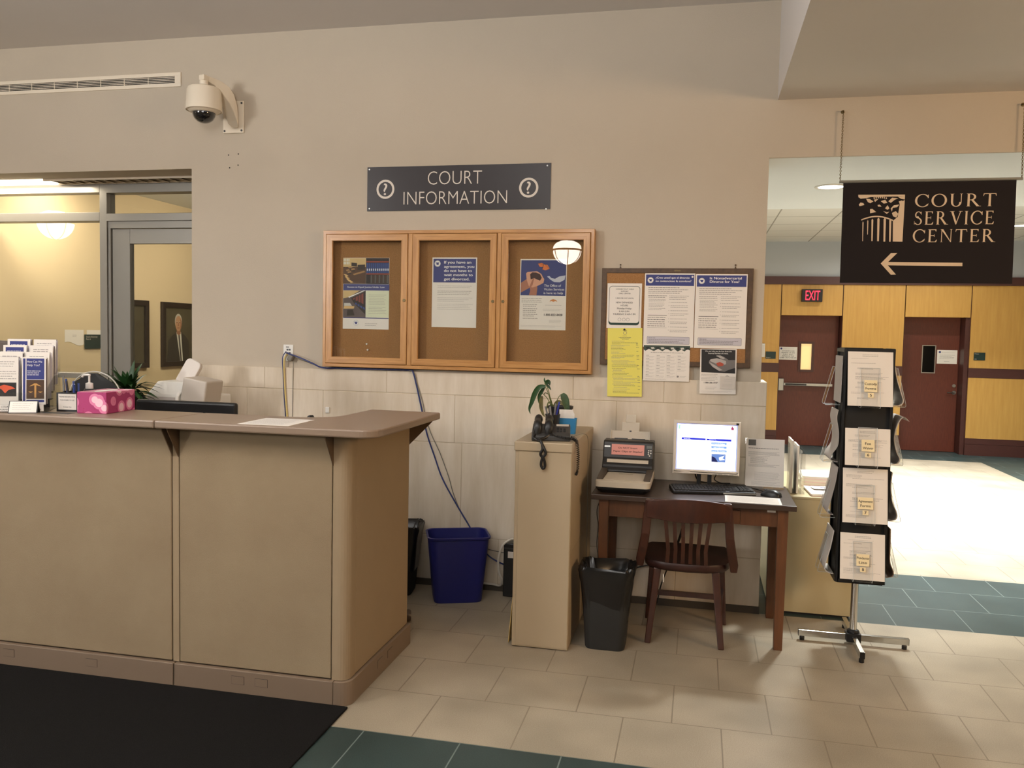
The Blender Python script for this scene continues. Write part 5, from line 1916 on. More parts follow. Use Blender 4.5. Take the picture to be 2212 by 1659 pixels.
# handset cords
b = MB()
b.tube(spline([(0.02, 0.014, 0.030), (0.012, -0.012, 0.016), (0.035, -0.028, 0.006), (0.052, -0.060, 0.003), (0.060, -0.071, -0.03), (0.050, -0.071, -0.06), (0.068, -0.071, -0.085), (0.074, -0.071, -0.118), (0.064, -0.071, -0.132), (0.054, -0.071, -0.112), (0.060, -0.071, -0.080), (0.076, -0.071, -0.055), (0.066, -0.069, -0.025), (0.050, -0.058, 0.003), (0.045, -0.03, 0.01), (0.07, -0.004, 0.018), (0.09, 0.01, 0.03)], 6), 0.0072, 8)
b.build('twisted_cord', BLACK, parent=ph, smooth=True)
axis = spline([(0.105, 0.006, 0.036), (0.15, -0.012, 0.024), (0.195, -0.005, 0.016), (0.224, 0.008, 0.008), (0.238, 0.020, -0.03), (0.241, 0.020, -0.09), (0.240, 0.020, -0.150), (0.235, 0.020, -0.172), (0.243, 0.030, -0.150), (0.245, 0.035, -0.09), (0.241, 0.035, -0.03), (0.232, 0.04, 0.006), (0.205, 0.05, 0.020)], 40)
pts = []
for i, p in enumerate(axis):
    a = i * 0.9
    t_ = (axis[min(i + 1, len(axis) - 1)] - axis[max(i - 1, 0)]).normalized()
    s1 = t_.orthogonal().normalized()
    s2 = t_.cross(s1)
    q = Vector((1, 0.3, 0.2))
    s1 = (q - t_ * q.dot(t_)).normalized()
    s2 = t_.cross(s1)
    pts.append(p + 0.0058 * (math.cos(a) * s1 + math.sin(a) * s2))
MB().tube(pts, 0.0017, 5).build('coiled_cord', BLACK, parent=ph, smooth=True)
cable([(-0.640, -0.700, 1.085), (-0.60, -0.60, 1.09), (-0.585, -0.52, 1.05), (-0.592, -0.45, 0.90), (-0.594, -0.40, 0.6), (-0.595, -0.36, 0.3), (-0.59, -0.34, 0.02)], 0.0016, CGREY, 'thin grey telephone line hanging down the right side of the beige cabinet')

pc = thing('pen_cup', 'black pen cup behind the telephone on the beige cabinet', 'pen holder', (-0.775, -0.585, 1.0755))
MB().lathe([(0.036, 0), (0.040, 0.108), (0.042, 0.108), (0.042, 0.114), (0.038, 0.114), (0.034, 0.004)], (0, 0, 0), 22).build('cup', BLACK, parent=pc, smooth=True)
for x0, y0, x1, y1, h, m, mc, lab in ((0.0, 0.0, -0.040, -0.01, 0.150, PG, PG, 'grey pen leaning left in the black pen cup by the telephone'),
                                      (0.0, 0.01, -0.012, -0.02, 0.150, PG, mat('pen_pale', (150, 146, 142), 0.35), 'pale grey pen upright in the black pen cup by the telephone'),
                                      (0.0, 0.0, 0.016, 0.0, 0.166, mat('pen_pale', (150, 146, 142)), PG, 'tallest grey pen in the black pen cup by the telephone'),
                                      (0.0, 0.0, 0.034, 0.01, 0.176, PW, mat('pen_royal', (40, 52, 150), 0.35), 'white pen with a royal blue cap in the cup by the telephone')):
    pen((-0.775, -0.585, 1.081), (x0, y0, 0), (x1, y1, h), m, mc, lab)

t = thing('card_box', 'bright blue card box holding a white card beside the telephone', 'box', (-0.706, -0.50, 1.0755))
b = MB()
b.loft([rring(0, 0, 0.046, 0.020, 0.004, 0, 2), rring(0, 0, 0.053, 0.024, 0.004, 0.088, 2), rring(0, 0, 0.051, 0.022, 0.004, 0.088, 2), rring(0, 0, 0.044, 0.018, 0.004, 0.004, 2)])
b.build('box', mat('box_blue', (50, 132, 186), 0.5), parent=t)
b = MB()
b.prism([(-0.046, 0, 0.006), (0.036, 0, 0.006), (0.040, 0, 0.110), (0.034, 0, 0.120), (0.030, 0, 0.134), (-0.046, 0, 0.134)], (0, 0.004, 0))
b.build('white_card', PAPER, loc=(-0.706, -0.502, 1.0755), label='white card standing in the bright blue box by the telephone', cat='card')

t = thing('potted_plant', 'drooping plant in a black pot on the beige cabinet behind the telephone', 'plant', (-0.770, -0.36, 1.0755))
MB().lathe([(0.052, 0), (0.070, 0.128), (0.074, 0.128), (0.075, 0.142), (0.069, 0.142), (0.066, 0.12)], (0, 0, 0), 26).build('pot', BLACK, parent=t, smooth=True)
MB().lathe([(0.067, 0.118), (0.001, 0.126)], (0, 0, 0), 20, cap0=False).build('soil', SOIL, parent=t)
px, pz = 0.770, -1.0755
stems = [[(-0.82, 1.20), (-0.825, 1.245), (-0.838, 1.305), (-0.856, 1.345)], [(-0.82, 1.20), (-0.83, 1.25), (-0.85, 1.31), (-0.872, 1.335)], [(-0.82, 1.20), (-0.845, 1.255), (-0.88, 1.288), (-0.895, 1.292)], [(-0.80, 1.20), (-0.79, 1.25), (-0.772, 1.28), (-0.755, 1.287)], [(-0.81, 1.2), (-0.835, 1.27), (-0.862, 1.288), (-0.872, 1.278)]]
b = MB()
for i, s_ in enumerate(stems):
    b.tube(spline([(x + px, (-0.03 + 0.015 * i) * (k / 3), z + pz) for k, (x, z) in enumerate(s_)], 5), 0.0028, 6, 0.002)
b.tube(spline([(0.0 - 0.02, -0.02, 0.12), (-0.06, -0.03, 0.165), (-0.075, -0.03, 0.12)], 6), 0.004, 6)
b.build('stems', mat('stem_olive', (96, 104, 56), 0.5), parent=t, smooth=True)
leaves = [([(-0.852, 1.330), (-0.890, 1.322), (-0.915, 1.285), (-0.932, 1.235), (-0.945, 1.195), (-0.938, 1.165)], 0.017, LEAF, -0.03),
          ([(-0.862, 1.325), (-0.878, 1.300), (-0.893, 1.27), (-0.892, 1.235), (-0.880, 1.208)], 0.012, LEAF, -0.01),
          ([(-0.860, 1.335), (-0.848, 1.352), (-0.838, 1.350), (-0.834, 1.330)], 0.015, LEAF, 0.0),
          ([(-0.855, 1.340), (-0.866, 1.362), (-0.866, 1.378)], 0.006, LEAF, 0.0),
          ([(-0.856, 1.335), (-0.840, 1.322), (-0.828, 1.305)], 0.008, LEAF, 0.01),
          ([(-0.756, 1.288), (-0.740, 1.272), (-0.728, 1.235), (-0.720, 1.19), (-0.722, 1.150)], 0.024, LEAF2, -0.06),
          ([(-0.866, 1.275), (-0.872, 1.245), (-0.870, 1.205), (-0.858, 1.170), (-0.846, 1.155)], 0.013, LEAFY, -0.06),
          ([(-0.800, 1.215), (-0.780, 1.24), (-0.755, 1.235), (-0.735, 1.215)], 0.014, LEAFY, -0.04)]
for k, (pts, w, m, y) in enumerate(leaves):
    b = MB()
    b.leaf(spline([(x + px, y, z + pz) for x, z in pts], 4), w, upv=(0.25, -1, 0.15), fold=0.3)
    b.build('leaf', m, parent=t, smooth=True)

# =================================================================== WOODEN TABLE
t = thing('wooden_table', 'dark-topped wooden table against the stone wall under the cork board', 'table', (-0.016, -0.34, 0))
MB().box(-0.530, 0.530, -0.305, 0.300, 0.743, 0.7715).build('tabletop', DWOOD, parent=t, bevel=0.003)
for x, y in ((-0.462, -0.252), (0.466, -0.252), (-0.462, 0.265), (0.466, 0.265)):
    b = MB()
    b.loft([[(x - 0.022, y - 0.022, 0), (x + 0.022, y - 0.022, 0), (x + 0.022, y + 0.022, 0), (x - 0.022, y + 0.022, 0)], [(x - 0.027, y - 0.027, 0.743), (x + 0.027, y - 0.027, 0.743), (x + 0.027, y + 0.027, 0.743), (x - 0.027, y + 0.027, 0.743)]])
    b.build('leg', TWOOD, parent=t, bevel=0.003)
MB().box(-0.435, -0.245, -0.260, -0.238, 0.648, 0.743).build('apron', TWOOD, parent=t)
MB().box(0.255, 0.440, -0.260, -0.238, 0.648, 0.743).build('apron', TWOOD, parent=t)
MB().box(-0.245, 0.255, -0.258, -0.238, 0.726, 0.743).build('apron', TWOOD, parent=t)
MB().box(-0.435, 0.440, 0.255, 0.275, 0.648, 0.743).build('apron', TWOOD, parent=t)
for x in (-0.47, 0.456):
    MB().box(x, x + 0.02, -0.23, 0.24, 0.648, 0.743).build('apron', TWOOD, parent=t)
d = MB().box(-0.243, 0.253, -0.2615, -0.20, 0.650, 0.724).build('drawer', TWOOD, parent=t, bevel=0.003)
MB().lathe([(0.008, -0.285), (0.014, -0.282), (0.012, -0.268), (0.007, -0.2615)], (0.005, 0, 0.688), 14, 'y').build('knob', DWOOD, parent=d, smooth=True)
MB().box(0.388, 0.430, -0.2612, -0.260, 0.724, 0.735).build('tag_label', PAPERG, parent=t)

ZTB = 0.772
# document scanner
t = thing('document_scanner', 'putty and black document scanner with a pink notice on the left of the table', 'scanner', (-0.383, -0.355, ZTB))
b = MB()
b.loft([rring(0, 0, 0.125, 0.225, 0.03, 0.0), rring(0, 0, 0.147, 0.244, 0.03, 0.022), rring(0, 0, 0.147, 0.246, 0.03, 0.034)])
b.build('base', BLACK, parent=t, smooth=True)
b = MB()
b.loft([rring(0, 0, 0.148, 0.247, 0.03, 0.034), rring(0, 0, 0.148, 0.247, 0.03, 0.064), rring(0, 0, 0.143, 0.242, 0.028, 0.067)])
b.build('tray_band', SCANW, parent=t, smooth=True)
MB().box(-0.108, 0.108, -0.222, 0.05, 0.067, 0.071).build('flatbed_lid', SCANW, parent=t, bevel=0.003)
MB().box(-0.04, 0.04, -0.02, 0.0, 0.071, 0.0722).build('lid_grip', mat('scanner_putty_dark', (168, 158, 140), 0.5), parent=t)
for s_ in (-1, 1):
    b = MB()
    b.prism([(s_ * 0.112, -0.195, 0.067), (s_ * 0.112, -0.195, 0.073), (s_ * 0.112, 0.05, 0.094), (s_ * 0.112, 0.05, 0.067)], (s_ * 0.033, 0, 0))
    b.build('side_rail', mat('scanner_brown', (72, 62, 52), 0.45), parent=t)
b = MB()
b.prism([(-0.145, 0.050, 0.068), (-0.145, 0.050, 0.108), (-0.145, 0.088, 0.152), (-0.145, 0.110, 0.236), (-0.145, 0.120, 0.246), (-0.145, 0.22, 0.246), (-0.145, 0.235, 0.068)], (0.290, 0, 0))
b.build('feeder_body', mat('scanner_black', (32, 30, 29), 0.4), parent=t, bevel=0.006)


def slant(x0, x1, z0, z1, m, name, off=0.0006, thick=0.001):
    # strip lying on the slanted front of the feeder
    k = (0.110 - 0.088) / (0.236 - 0.152)
    b = MB()
    ya, yb = 0.088 + (z0 - 0.152) * k - off, 0.088 + (z1 - 0.152) * k - off
    b.prism([(x0, ya, z0), (x1, ya, z0), (x1, yb, z1), (x0, yb, z1)], (0, -thick, 0))
    return b.build(name, m, parent=t)


slant(-0.118, 0.118, 0.125, 0.143, SCANW, 'output_lip', 0.0, 0.022)
slant(-0.115, 0.115, 0.078, 0.112, BLACK, 'output_mouth', -0.01, 0.03)
nt_ = sheet('notice', 'pink DO NOT INSERT PAPER CLIPS OR STAPLES notice on the document scanner', 'notice', (-0.383 - 0.096, -0.355 + 0.1025, ZTB + 0.2262), 0.188, 0.061, PINKP, rot=(R_(-14.7), 0, R_(0)))
L = Layer(nt_)
L.text('Do NOT Insert', 0.094, 0.015, 0.108, 0.0095, INK, 1, thin=0.01, center=True)
L.text('Paper Clips or Staples!', 0.094, 0.035, 0.165, 0.0095, INK, 1, thin=0.01, center=True)
L.build('lettering')
slant(-0.138, -0.105, 0.208, 0.216, STEEL, 'name_plate')
slant(0.104, 0.134, 0.208, 0.224, mat('lcd_grey', (92, 96, 92), 0.3), 'display')
b = MB()
for x, z in ((0.117, 0.197), (0.129, 0.197), (0.116, 0.186), (0.129, 0.183), (0.116, 0.176), (0.123, 0.168)):
    yy = 0.088 + (z - 0.152) * 0.262
    b.lathe([(0.0042, yy - 0.003), (0.0042, yy)], (x, 0, z), 10, 'y')
b.build('buttons', WHITE, parent=t)
M = Matrix.Translation((0, 0.20, 0.215)) @ Matrix.Rotation(R_(-18), 4, 'X')
b = MB()
b.obox(M, -0.117, 0.117, 0, 0.008, 0.0, 0.082)
b.obox(M, -0.117, -0.110, -0.012, 0, 0.02, 0.082)
b.obox(M, 0.110, 0.117, -0.012, 0, 0.02, 0.082)
b.build('paper_chute', SCANW, parent=t, bevel=0.002)
b = MB()
b.obox(M, -0.052, 0.052, 0.002, 0.007, 0.08, 0.135)
b.obox(M, -0.030, 0.030, 0.001, 0.006, 0.13, 0.182)
b.build('chute_extension', SCANW, parent=t, bevel=0.002)
b = MB()
b.obox(M, -0.092, -0.014, -0.0008, 0, 0.030, 0.037)
b.obox(M, 0.010, 0.088, -0.0008, 0, 0.030, 0.037)
b.obox(M, -0.006, 0.006, -0.0008, 0, 0.076, 0.084)
b.build('chute_slots', BLACK, parent=t)

# monitor
t = thing('monitor', 'silver-framed flat monitor showing a bright web page on the wooden table', 'monitor', (0.056, -0.25, ZTB))
b = MB()
mitred_frame(b, -0.185, 0.185, 0.078, 0.382, 0.0175, -0.012, 0.012, MONW, MONW)
b.box(-0.185, 0.185, 0.0, 0.030, 0.080, 0.380)
b.box(-0.180, 0.180, -0.012, 0.0, 0.084, 0.103)
b.build('housing', MONW, parent=t, bevel=0.004)
SCR = mat('screen_white', (236, 240, 255), 0.3, emit=1.5)
sc_ = sheet('screen', None, None, (-0.1665, 0.0, 0.3655), 0.333, 0.265, SCR, parent=t)
F = aff((280, 203), (1103, 245), (258, 845), 0.333, 0.265)
L = Layer(sc_)


def E_(n, rgb, e):
    return mat('screen_' + n, rgb, 0.4, emit=e)


bl = E_('blue', (30, 40, 190), 0.9)
L.rect(0, 0, 0.333, 0.0035, bl, 1)
L.rect(0, 0.0035, 0.003, 0.2615, E_('edge', (110, 140, 245), 1.2), 1)
L.rect(0, 0.2615, 0.333, 0.0035, E_('edge', (110, 140, 245), 1.2), 1)
L.rect(0.330, 0.0035, 0.003, 0.2615, E_('edge', (110, 140, 245), 1.2), 1)
L.poly([F(342, 405), F(672, 424), F(670, 450), F(340, 432)], bl, 1)
L.poly([F(686, 425), F(1022, 442), F(1020, 470), F(684, 450)], bl, 1)
st_ = E_('steel', (104, 146, 206), 0.9)
for y in (478, 530, 582):
    L.poly([F(748, y), F(958, y + 10), F(957, y + 36), F(747, y + 26)], st_, 1)
L.poly([F(752, 636), F(942, 646), F(938, 756), F(750, 745)], E_('photo', (96, 130, 200), 0.7), 1)
L.poly([F(752, 668), F(800, 690), F(838, 752), F(750, 745)], E_('navy', (24, 34, 96), 0.4), 2)
L.poly([F(850, 690), F(930, 660), F(900, 700), F(936, 720), F(860, 730)], E_('pale', (222, 234, 255), 1.2), 2)
L.line([F(322, 736), F(330, 452)], 0.0008, st_, 1)
L.line([F(322, 736), F(1020, 772), F(1032, 436)], 0.0008, st_, 1)
L.poly([F(1018, 290), F(1030, 262), F(1042, 264), F(1040, 280), F(1056, 282), F(1054, 312), F(1022, 310)], E_('maroon', (150, 40, 90), 0.6), 1)
L.poly([F(300, 232), F(342, 236), F(322, 252), F(322, 290), F(300, 288)], E_('mint', (160, 214, 190), 1.0), 1)
L.build('page')
L = Layer(sc_)
u, v = F(572, 325)
L.text('Law Library\'s', u, v, 0.098, 0.0125, E_('teal', (140, 200, 190), 1.0), 1)
u, v = F(372, 416)
L.text('Search Links...', u, v, 0.040, 0.0045, SCR, 2)
u, v = F(722, 434)
L.text('Connect To...', u, v, 0.040, 0.0045, SCR, 2)
for s_, x, y, w in (('CT Law by Subject', 764, 487, 0.070), ('Ask a Librarian', 778, 540, 0.058), ('Search Our Catalog', 755, 590, 0.076)):
    u, v = F(x, y)
    L.text(s_, u, v, w, 0.0058, SCR, 2)
u, v = F(352, 252)
L.greek(u, v, 0.056, 1, .01, 0.005, E_('mint', (160, 214, 190), 1.0), 1, 700, 0)
L.build('lettering')
b = MB()
b.box(-0.136, -0.088, -0.0128, -0.012, 0.080, 0.099)
b.build('asset_sticker', PAPERG, parent=t)
MB().box(0.160, 0.175, -0.0128, -0.012, 0.366, 0.377).build('logo_badge', BLACK, parent=t)
b = MB()
for i in range(4):
    b.box(0.04 + i * 0.030, 0.062 + i * 0.030, -0.0126, -0.012, 0.081, 0.085)
b.build('buttons', STEEL, parent=t)
b = MB()
for x in (-0.048, 0.012):
    b.box(x, x + 0.024, 0.03, 0.05, 0.008, 0.20)
b.box(-0.05, 0.04, 0.03, 0.05, 0.14, 0.26)
b.build('stand', BLACK, parent=t, bevel=0.004)
b = MB()
b.loft([rring(-0.005, 0.05, 0.115, 0.07, 0.02, 0.0), rring(-0.005, 0.05, 0.10, 0.055, 0.02, 0.012)])
b.build('foot', DGREY, parent=t)
cable([(0.03, -0.215, 0.90), (0.0, -0.16, 0.85), (0.012, -0.13, 0.80), (0.06, -0.10, 0.778), (0.2, -0.09, 0.778)], 0.004, CBLK, 'black lead curving down behind the monitor stand')
cable([(0.09, -0.215, 0.88), (0.13, -0.15, 0.86), (0.11, -0.10, 0.80), (0.16, -0.11, 0.779), (0.25, -0.145, 0.779), (0.33, -0.22, 0.778), (0.385, -0.32, 0.778)], 0.003, CBLK, 'black mouse lead running from behind the monitor across the table')

# keyboard
t = thing('keyboard', 'black computer keyboard on the table in front of the monitor', 'keyboard', (-0.113, -0.487, ZTB), (0, 0, R_(11)))
b = MB()
b.prism([(0, 0, 0.0), (0, 0, 0.014), (0, 0.155, 0.026), (0, 0.160, 0.0)], (0.450, 0, 0))
b.build('body', BLACK, parent=t, bevel=0.003)
b = MB()
for r in range(6):
    y = 0.020 + r * 0.0215 + (0.006 if r == 5 else 0)
    z = 0.014 + (y) * 0.077
    x = 0.012
    while x < 0.430:
        w = 0.016
        if r == 0 and 0.08 < x < 0.10:
            w = 0.105
        if not (0.286 < x < 0.296 or 0.352 < x < 0.360):
            b.box(x, x + w, y, y + 0.016, z - 0.001, z + 0.006)
        x += w + 0.003
b.build('keys', mat('key_black', (34, 34, 35), 0.45), parent=t)
MB().box(0.27, 0.448, -0.0012, 0.0, 0.003, 0.010).build('edge_strip', STEEL, parent=t)
# mouse
t = thing('computer_mouse', 'black computer mouse at the right of the keyboard', 'mouse', (0.407, -0.39, ZTB), (0, 0, R_(60)))
b = MB()
b.loft([[(sx * w, y, z) for sx, z in ((-1, 0), (-1, h * .5), (-.6, h * .9), (0, h), (.6, h * .9), (1, h * .5), (1, 0))] for y, w, h in ((-0.055, 0.016, 0.012), (-0.048, 0.025, 0.024), (-0.02, 0.031, 0.036), (0.02, 0.029, 0.034), (0.045, 0.025, 0.022), (0.055, 0.016, 0.010))])
b.build('shell', BLACK, parent=t, smooth=True, angle=60)
MB().box(-0.003, 0.003, 0.022, 0.040, 0.026, 0.034).build('wheel', DGREY, parent=t)

p = sheet('laminated_sheet', 'laminated white sheet lying at the front right of the table', 'paper', (0.160, -0.450, ZTB + 0.0002), 0.285, 0.185, PAPER, rot=(R_(-90), 0, R_(-1)))
L = Layer(p)
L.rect(0.012, 0.012, 0.261, 0.160, PAPERG, 1)
L.greek(0.022, 0.022, 0.24, 9, 0.016, 0.005, INKL, 2, 720)
L.build('lettering')

# acrylic sign stand with letter
t = thing('sign_stand', 'clear upright stand at the right end of the table', 'stand', (0.386, -0.16, ZTB))
M = Matrix.Rotation(R_(-8), 4, 'X')
b = MB()
b.obox(M, -0.110, 0.110, 0.0, 0.003, 0.004, 0.285)
b.box(-0.110, 0.110, -0.005, 0.07, 0, 0.003)
b.build('panel', ACRYL, parent=t)
p = sheet('letter', 'printed letter about child support orders standing in the clear stand on the table', 'paper', (0.386 - 0.106, -0.1215, ZTB + 0.2795), 0.212, 0.272, PAPER, rot=(R_(-8), 0, 0))
F = aff((1240, 448), (1765, 475), (1213, 1095), 0.212, 0.272)
L = Layer(p)
L.rect(0.013, 0.005, 0.042, 0.034, C('stamp_grey', (96, 94, 90)), 1)
L.build('emblem')
L = Layer(p)
L.greek(0.014, 0.052, 0.165, 1, .01, 0.0044, INK, 1, 730, 0)
L.greek(0.014, 0.074, 0.182, 4, 0.0052, 0.0024, INKG, 1, 731)
L.greek(0.014, 0.098, 0.12, 1, .01, 0.0026, INKG, 1, 732, 0)
L.greek(0.026, 0.106, 0.10, 7, 0.0052, 0.0024, INKG, 1, 733)
L.greek(0.014, 0.146, 0.182, 3, 0.0052, 0.0024, INKG, 1, 734)
L.greek(0.05, 0.19, 0.14, 8, 0.0062, 0.0022, INKL, 1, 735)
L.greek(0.035, 0.243, 0.16, 4, 0.006, 0.0022, INKL, 1, 736)
L.build('lettering')

# cords under the table
cable([(-0.06, -0.05, 0.74), (-0.06, -0.045, 0.52), (-0.14, -0.045, 0.30), (-0.30, -0.045, 0.235), (-0.40, -0.05, 0.21), (-0.58, -0.045, 0.24), (-0.66, -0.05, 0.26)], 0.0045, CBLK, 'black cord sagging under the table towards the cabinet')
cable([(-0.02, -0.05, 0.74), (-0.06, -0.05, 0.48), (-0.13, -0.05, 0.28), (-0.18, -0.05, 0.13), (-0.20, -0.06, 0.02)], 0.004, CBLK, 'black cord dropping under the table behind the chair')
cable([(-0.50, -0.10, 0.75), (-0.510, -0.62, 0.70), (-0.503, -0.632, 0.60), (-0.508, -0.632, 0.50), (-0.500, -0.625, 0.42), (-0.52, -0.45, 0.25), (-0.60, -0.06, 0.27)], 0.0025, CBLK, 'thin black cord wound down the left front leg of the table')

# =================================================================== WOODEN CHAIR
ch = thing('wooden_chair', 'dark reddish-brown slat-back wooden chair pushed up to the table', 'chair', (-0.030, -0.47, 0))
b = MB()
rings = []
for i in range(13):
    u = -1 + i / 6
    x = u * 0.212
    y = -0.275 - 0.035 * math.cos(u * PI / 2)
    zt = 0.800 - 0.022 * u * u
    zb = 0.690 - 0.012 * math.cos(u * PI / 2)
    if abs(u) > 0.9:
        zt -= 0.006
    rings.append([(x, y - 0.012, zb), (x, y + 0.012, zb), (x, y + 0.006, (zb + zt) / 2), (x, y + 0.002, zt), (x, y - 0.018, zt), (x, y - 0.020, (zb + zt) / 2)])
b.loft(rings)
b.build('crest_rail', CWOOD, parent=ch, smooth=True, bevel=0.003)
for s_ in (-1, 1):
    b = MB()
    path = [(0.196, -0.282, 0.785, 0.020, 0.015), (0.206, -0.272, 0.70, 0.022, 0.015), (0.214, -0.255, 0.60, 0.022, 0.016), (0.226, -0.225, 0.52, 0.024, 0.018), (0.240, -0.190, 0.45, 0.023, 0.022), (0.242, -0.17, 0.405, 0.017, 0.022)]
    b.loft([[(s_ * (x + dx * w), y + dy * d, z) for dx, dy in ((-1, -1), (1, -1), (1, 1), (-1, 1))] for x, y, z, w, d in path])
    b.build('back_post', CWOOD, parent=ch, bevel=0.005)
for i in range(6):
    u = (i - 2.5) / 2.5
    xt, xb = u * 0.112, u * 0.100
    b = MB()
    b.loft([[(x - w, y - 0.006, z), (x + w, y - 0.006, z), (x + w, y + 0.006, z), (x - w, y + 0.006, z)] for x, y, z, w in ((xt, -0.300, 0.69, 0.010), ((xt * .6 + xb * .4) * 0.96, -0.280, 0.60, 0.0095), (xb * 0.95, -0.250, 0.52, 0.0095), (xb, -0.218, 0.442, 0.010))])
    b.build('slat', CWOOD, parent=ch)
b = MB()


def seat_ring(z, k, dz=0):
    pts = []
    for (x, y) in ((-0.205, 0.225), (-0.10, 0.240), (0, 0.243), (0.10, 0.240), (0.205, 0.225), (0.228, 0.19), (0.230, 0.05), (0.222, -0.12), (0.20, -0.18), (0.11, -0.222), (0, -0.232), (-0.11, -0.222), (-0.20, -0.18), (-0.222, -0.12), (-0.230, 0.05), (-0.228, 0.19)):
        pts.append((x * k, y * k, z))
    return pts


b.loft([seat_ring(0.395, 0.93), seat_ring(0.405, 0.985), seat_ring(0.428, 1.0), seat_ring(0.440, 0.985), seat_ring(0.436, 0.80), seat_ring(0.428, 0.4)])
b.build('seat', mat('seat_wood', (56, 30, 24), 0.4, rgb2=(42, 22, 18), scale=10), parent=ch, smooth=True, angle=50)
for (x0, y0, x1, y1) in ((-0.150, -0.165, -0.190, -0.205), (0.150, -0.165, 0.190, -0.205), (-0.185, 0.165, -0.212, 0.195), (0.185, 0.165, 0.212, 0.195)):
    b = MB()
    b.bar((x1, y1, 0), (x0, y0, 0.40), 0.032, 0.032, 0.040, 0.040)
    b.build('leg', CWOOD, parent=ch, bevel=0.005)
for s_ in (-1, 1):
    b = MB()
    b.loft([[(s_ * 0.172, -0.185, 0.185), (s_ * 0.188, -0.185, 0.185), (s_ * 0.188, -0.185, 0.215), (s_ * 0.172, -0.185, 0.215)], [(s_ * 0.193, 0.18, 0.185), (s_ * 0.207, 0.18, 0.185), (s_ * 0.207, 0.18, 0.215), (s_ * 0.193, 0.18, 0.215)]])
    b.build('stretcher', CWOOD, parent=ch)
MB().box(-0.190, 0.190, 0.03, 0.046, 0.188, 0.216).build('stretcher', CWOOD, parent=ch)
MB().box(-0.120, -0.114, -0.203, -0.201, 0.330, 0.375).build('tag_label', PAPERG, parent=ch)

# =================================================================== LOW CABINET IN THE OPENING
t = thing('low_cabinet', 'low beige cabinet at the edge of the corridor right of the table', 'cabinet', (0.684, 0.52, 0))
LOWM = mat('low_cabinet_beige', (196, 180, 140), 0.5)
MB().box(-0.230, 0.230, -0.49, 0.48, 0.012, 0.69).build('body', LOWM, parent=t, bevel=0.003)
MB().box(-0.234, 0.234, -0.495, 0.485, 0.69, 0.705).build('top', LOWM, parent=t, bevel=0.003)
MB().box(-0.22, 0.22, -0.48, 0.47, 0, 0.012).build('shadow_gap', BLACKM, parent=t)  # black strip standing in for the shadow along the floor


def ream(label, x, y, n, rotz, seed):
    r = random.Random(seed)
    b = MB()
    z = 0.0
    for i in range(n):
        h = r.uniform(0.004, 0.010)
        M = Matrix.Translation((r.uniform(-.004, .004), r.uniform(-.006, .006), 0)) @ Matrix.Rotation(r.uniform(-.03, .03), 4, 'Z')
        b.use(PAPER if i % 3 else mat('print_pinkish_paper', (236, 214, 216), 0.7)).obox(M, -0.108, 0.108, -0.14, 0.14, z, z + h - 0.0005)
        z += h
    o = b.build('paper_stack', loc=(x, y, 0.7052), rot=(0, 0, rotz), label=label, cat='paper stack')
    return o, z


ream('low stack of white sheets at the front of the low cabinet beside the form rack', 0.775, 0.19, 3, R_(3), 1)
ream('taller stack of white and pinkish sheets further back on the low cabinet', 0.770, 0.53, 9, R_(-2), 2)
p = sheet('leaflet', 'white leaflet with a blue mark lying on the front paper stack of the low cabinet', 'paper', (0.69, 0.28, 0.7285), 0.14, 0.10, PAPER, rot=(R_(-90), 0, R_(8)))
L = Layer(p)
L.poly([(0.03, 0.04), (0.09, 0.05), (0.12, 0.062), (0.05, 0.06)], NAVY, 1)
L.build('blue_mark')
t = thing('literature_holder', 'clear literature holder standing on the front left corner of the low cabinet', 'holder', (0.545, 0.10, 0.7055))
for i, x in enumerate((0.0, 0.034, 0.070, 0.090)):
    MB().box(x, x + 0.003, 0, 0.24, 0.0, 0.30 - 0.02 * i).build('divider', ACRYL, parent=t)
MB().box(0, 0.093, 0, 0.24, 0, 0.003).build('base', ACRYL, parent=t)
for x, h, m, lab, cm in ((0.012, 0.315, PAPERG, 'grey leaflet in the left slot of the clear literature holder', C('leaflet_grey', (142, 138, 134))), (0.046, 0.285, PAPER, 'white leaflet with a brown picture in the middle slot of the clear literature holder', C('leaflet_brown', (92, 62, 56)))):
    p = sheet('leaflet', lab, 'leaflet', (0.545 + x, 0.108, 0.709 + h), 0.216, h, m, rot=(0, 0, R_(90)), thick=0.010)
    L = Layer(p, 0.010)
    L.rect(0.03, 0.06, 0.14, h - 0.11, cm, 1)
    L.build('cover_print')

# =================================================================== REVOLVING FORM RACK
KX, KY = 0.852, -0.405
kr = thing('form_rack', 'tall black revolving form rack on a chrome cross base at the right', 'rack', (KX, KY, 0))
HW = 0.122
MB().box(-0.110, 0.110, -0.110, 0.110, 0.372, 1.575).build('core', BLACKM, parent=kr)
for s_ in (0, 1, 2, 3):
    M = Matrix.Rotation(R_(90) * s_, 4, 'Z')
    b = MB()
    for x0, x1, z0, z1 in ((-HW, -HW + 0.014, 0.366, 1.586), (HW - 0.014, HW, 0.366, 1.586), (-HW + 0.014, HW - 0.014, 1.566, 1.586), (-HW + 0.014, HW - 0.014, 0.366, 0.386)):
        b.obox(M, x0, x1, -HW - 0.001, -HW + 0.014, z0, z1)
    b.build('side_frame', BLACK, parent=kr, bevel=0.002, seg=1)
MB().box(-HW + 0.01, HW - 0.01, -HW + 0.01, HW - 0.01, 1.570, 1.584).build('top_cap', BLACK, parent=kr)
MB().lathe([(0.019, 0.06), (0.019, 0.37)], (0, 0, 0), 20).build('pole', CHROME, parent=kr, smooth=True)
b = MB()
b.lathe([(0.032, 0.028), (0.032, 0.075), (0.026, 0.082), (0.020, 0.085)], (0, 0, 0), 20)
b.box(-0.036, 0.036, -0.036, 0.036, 0.022, 0.066)
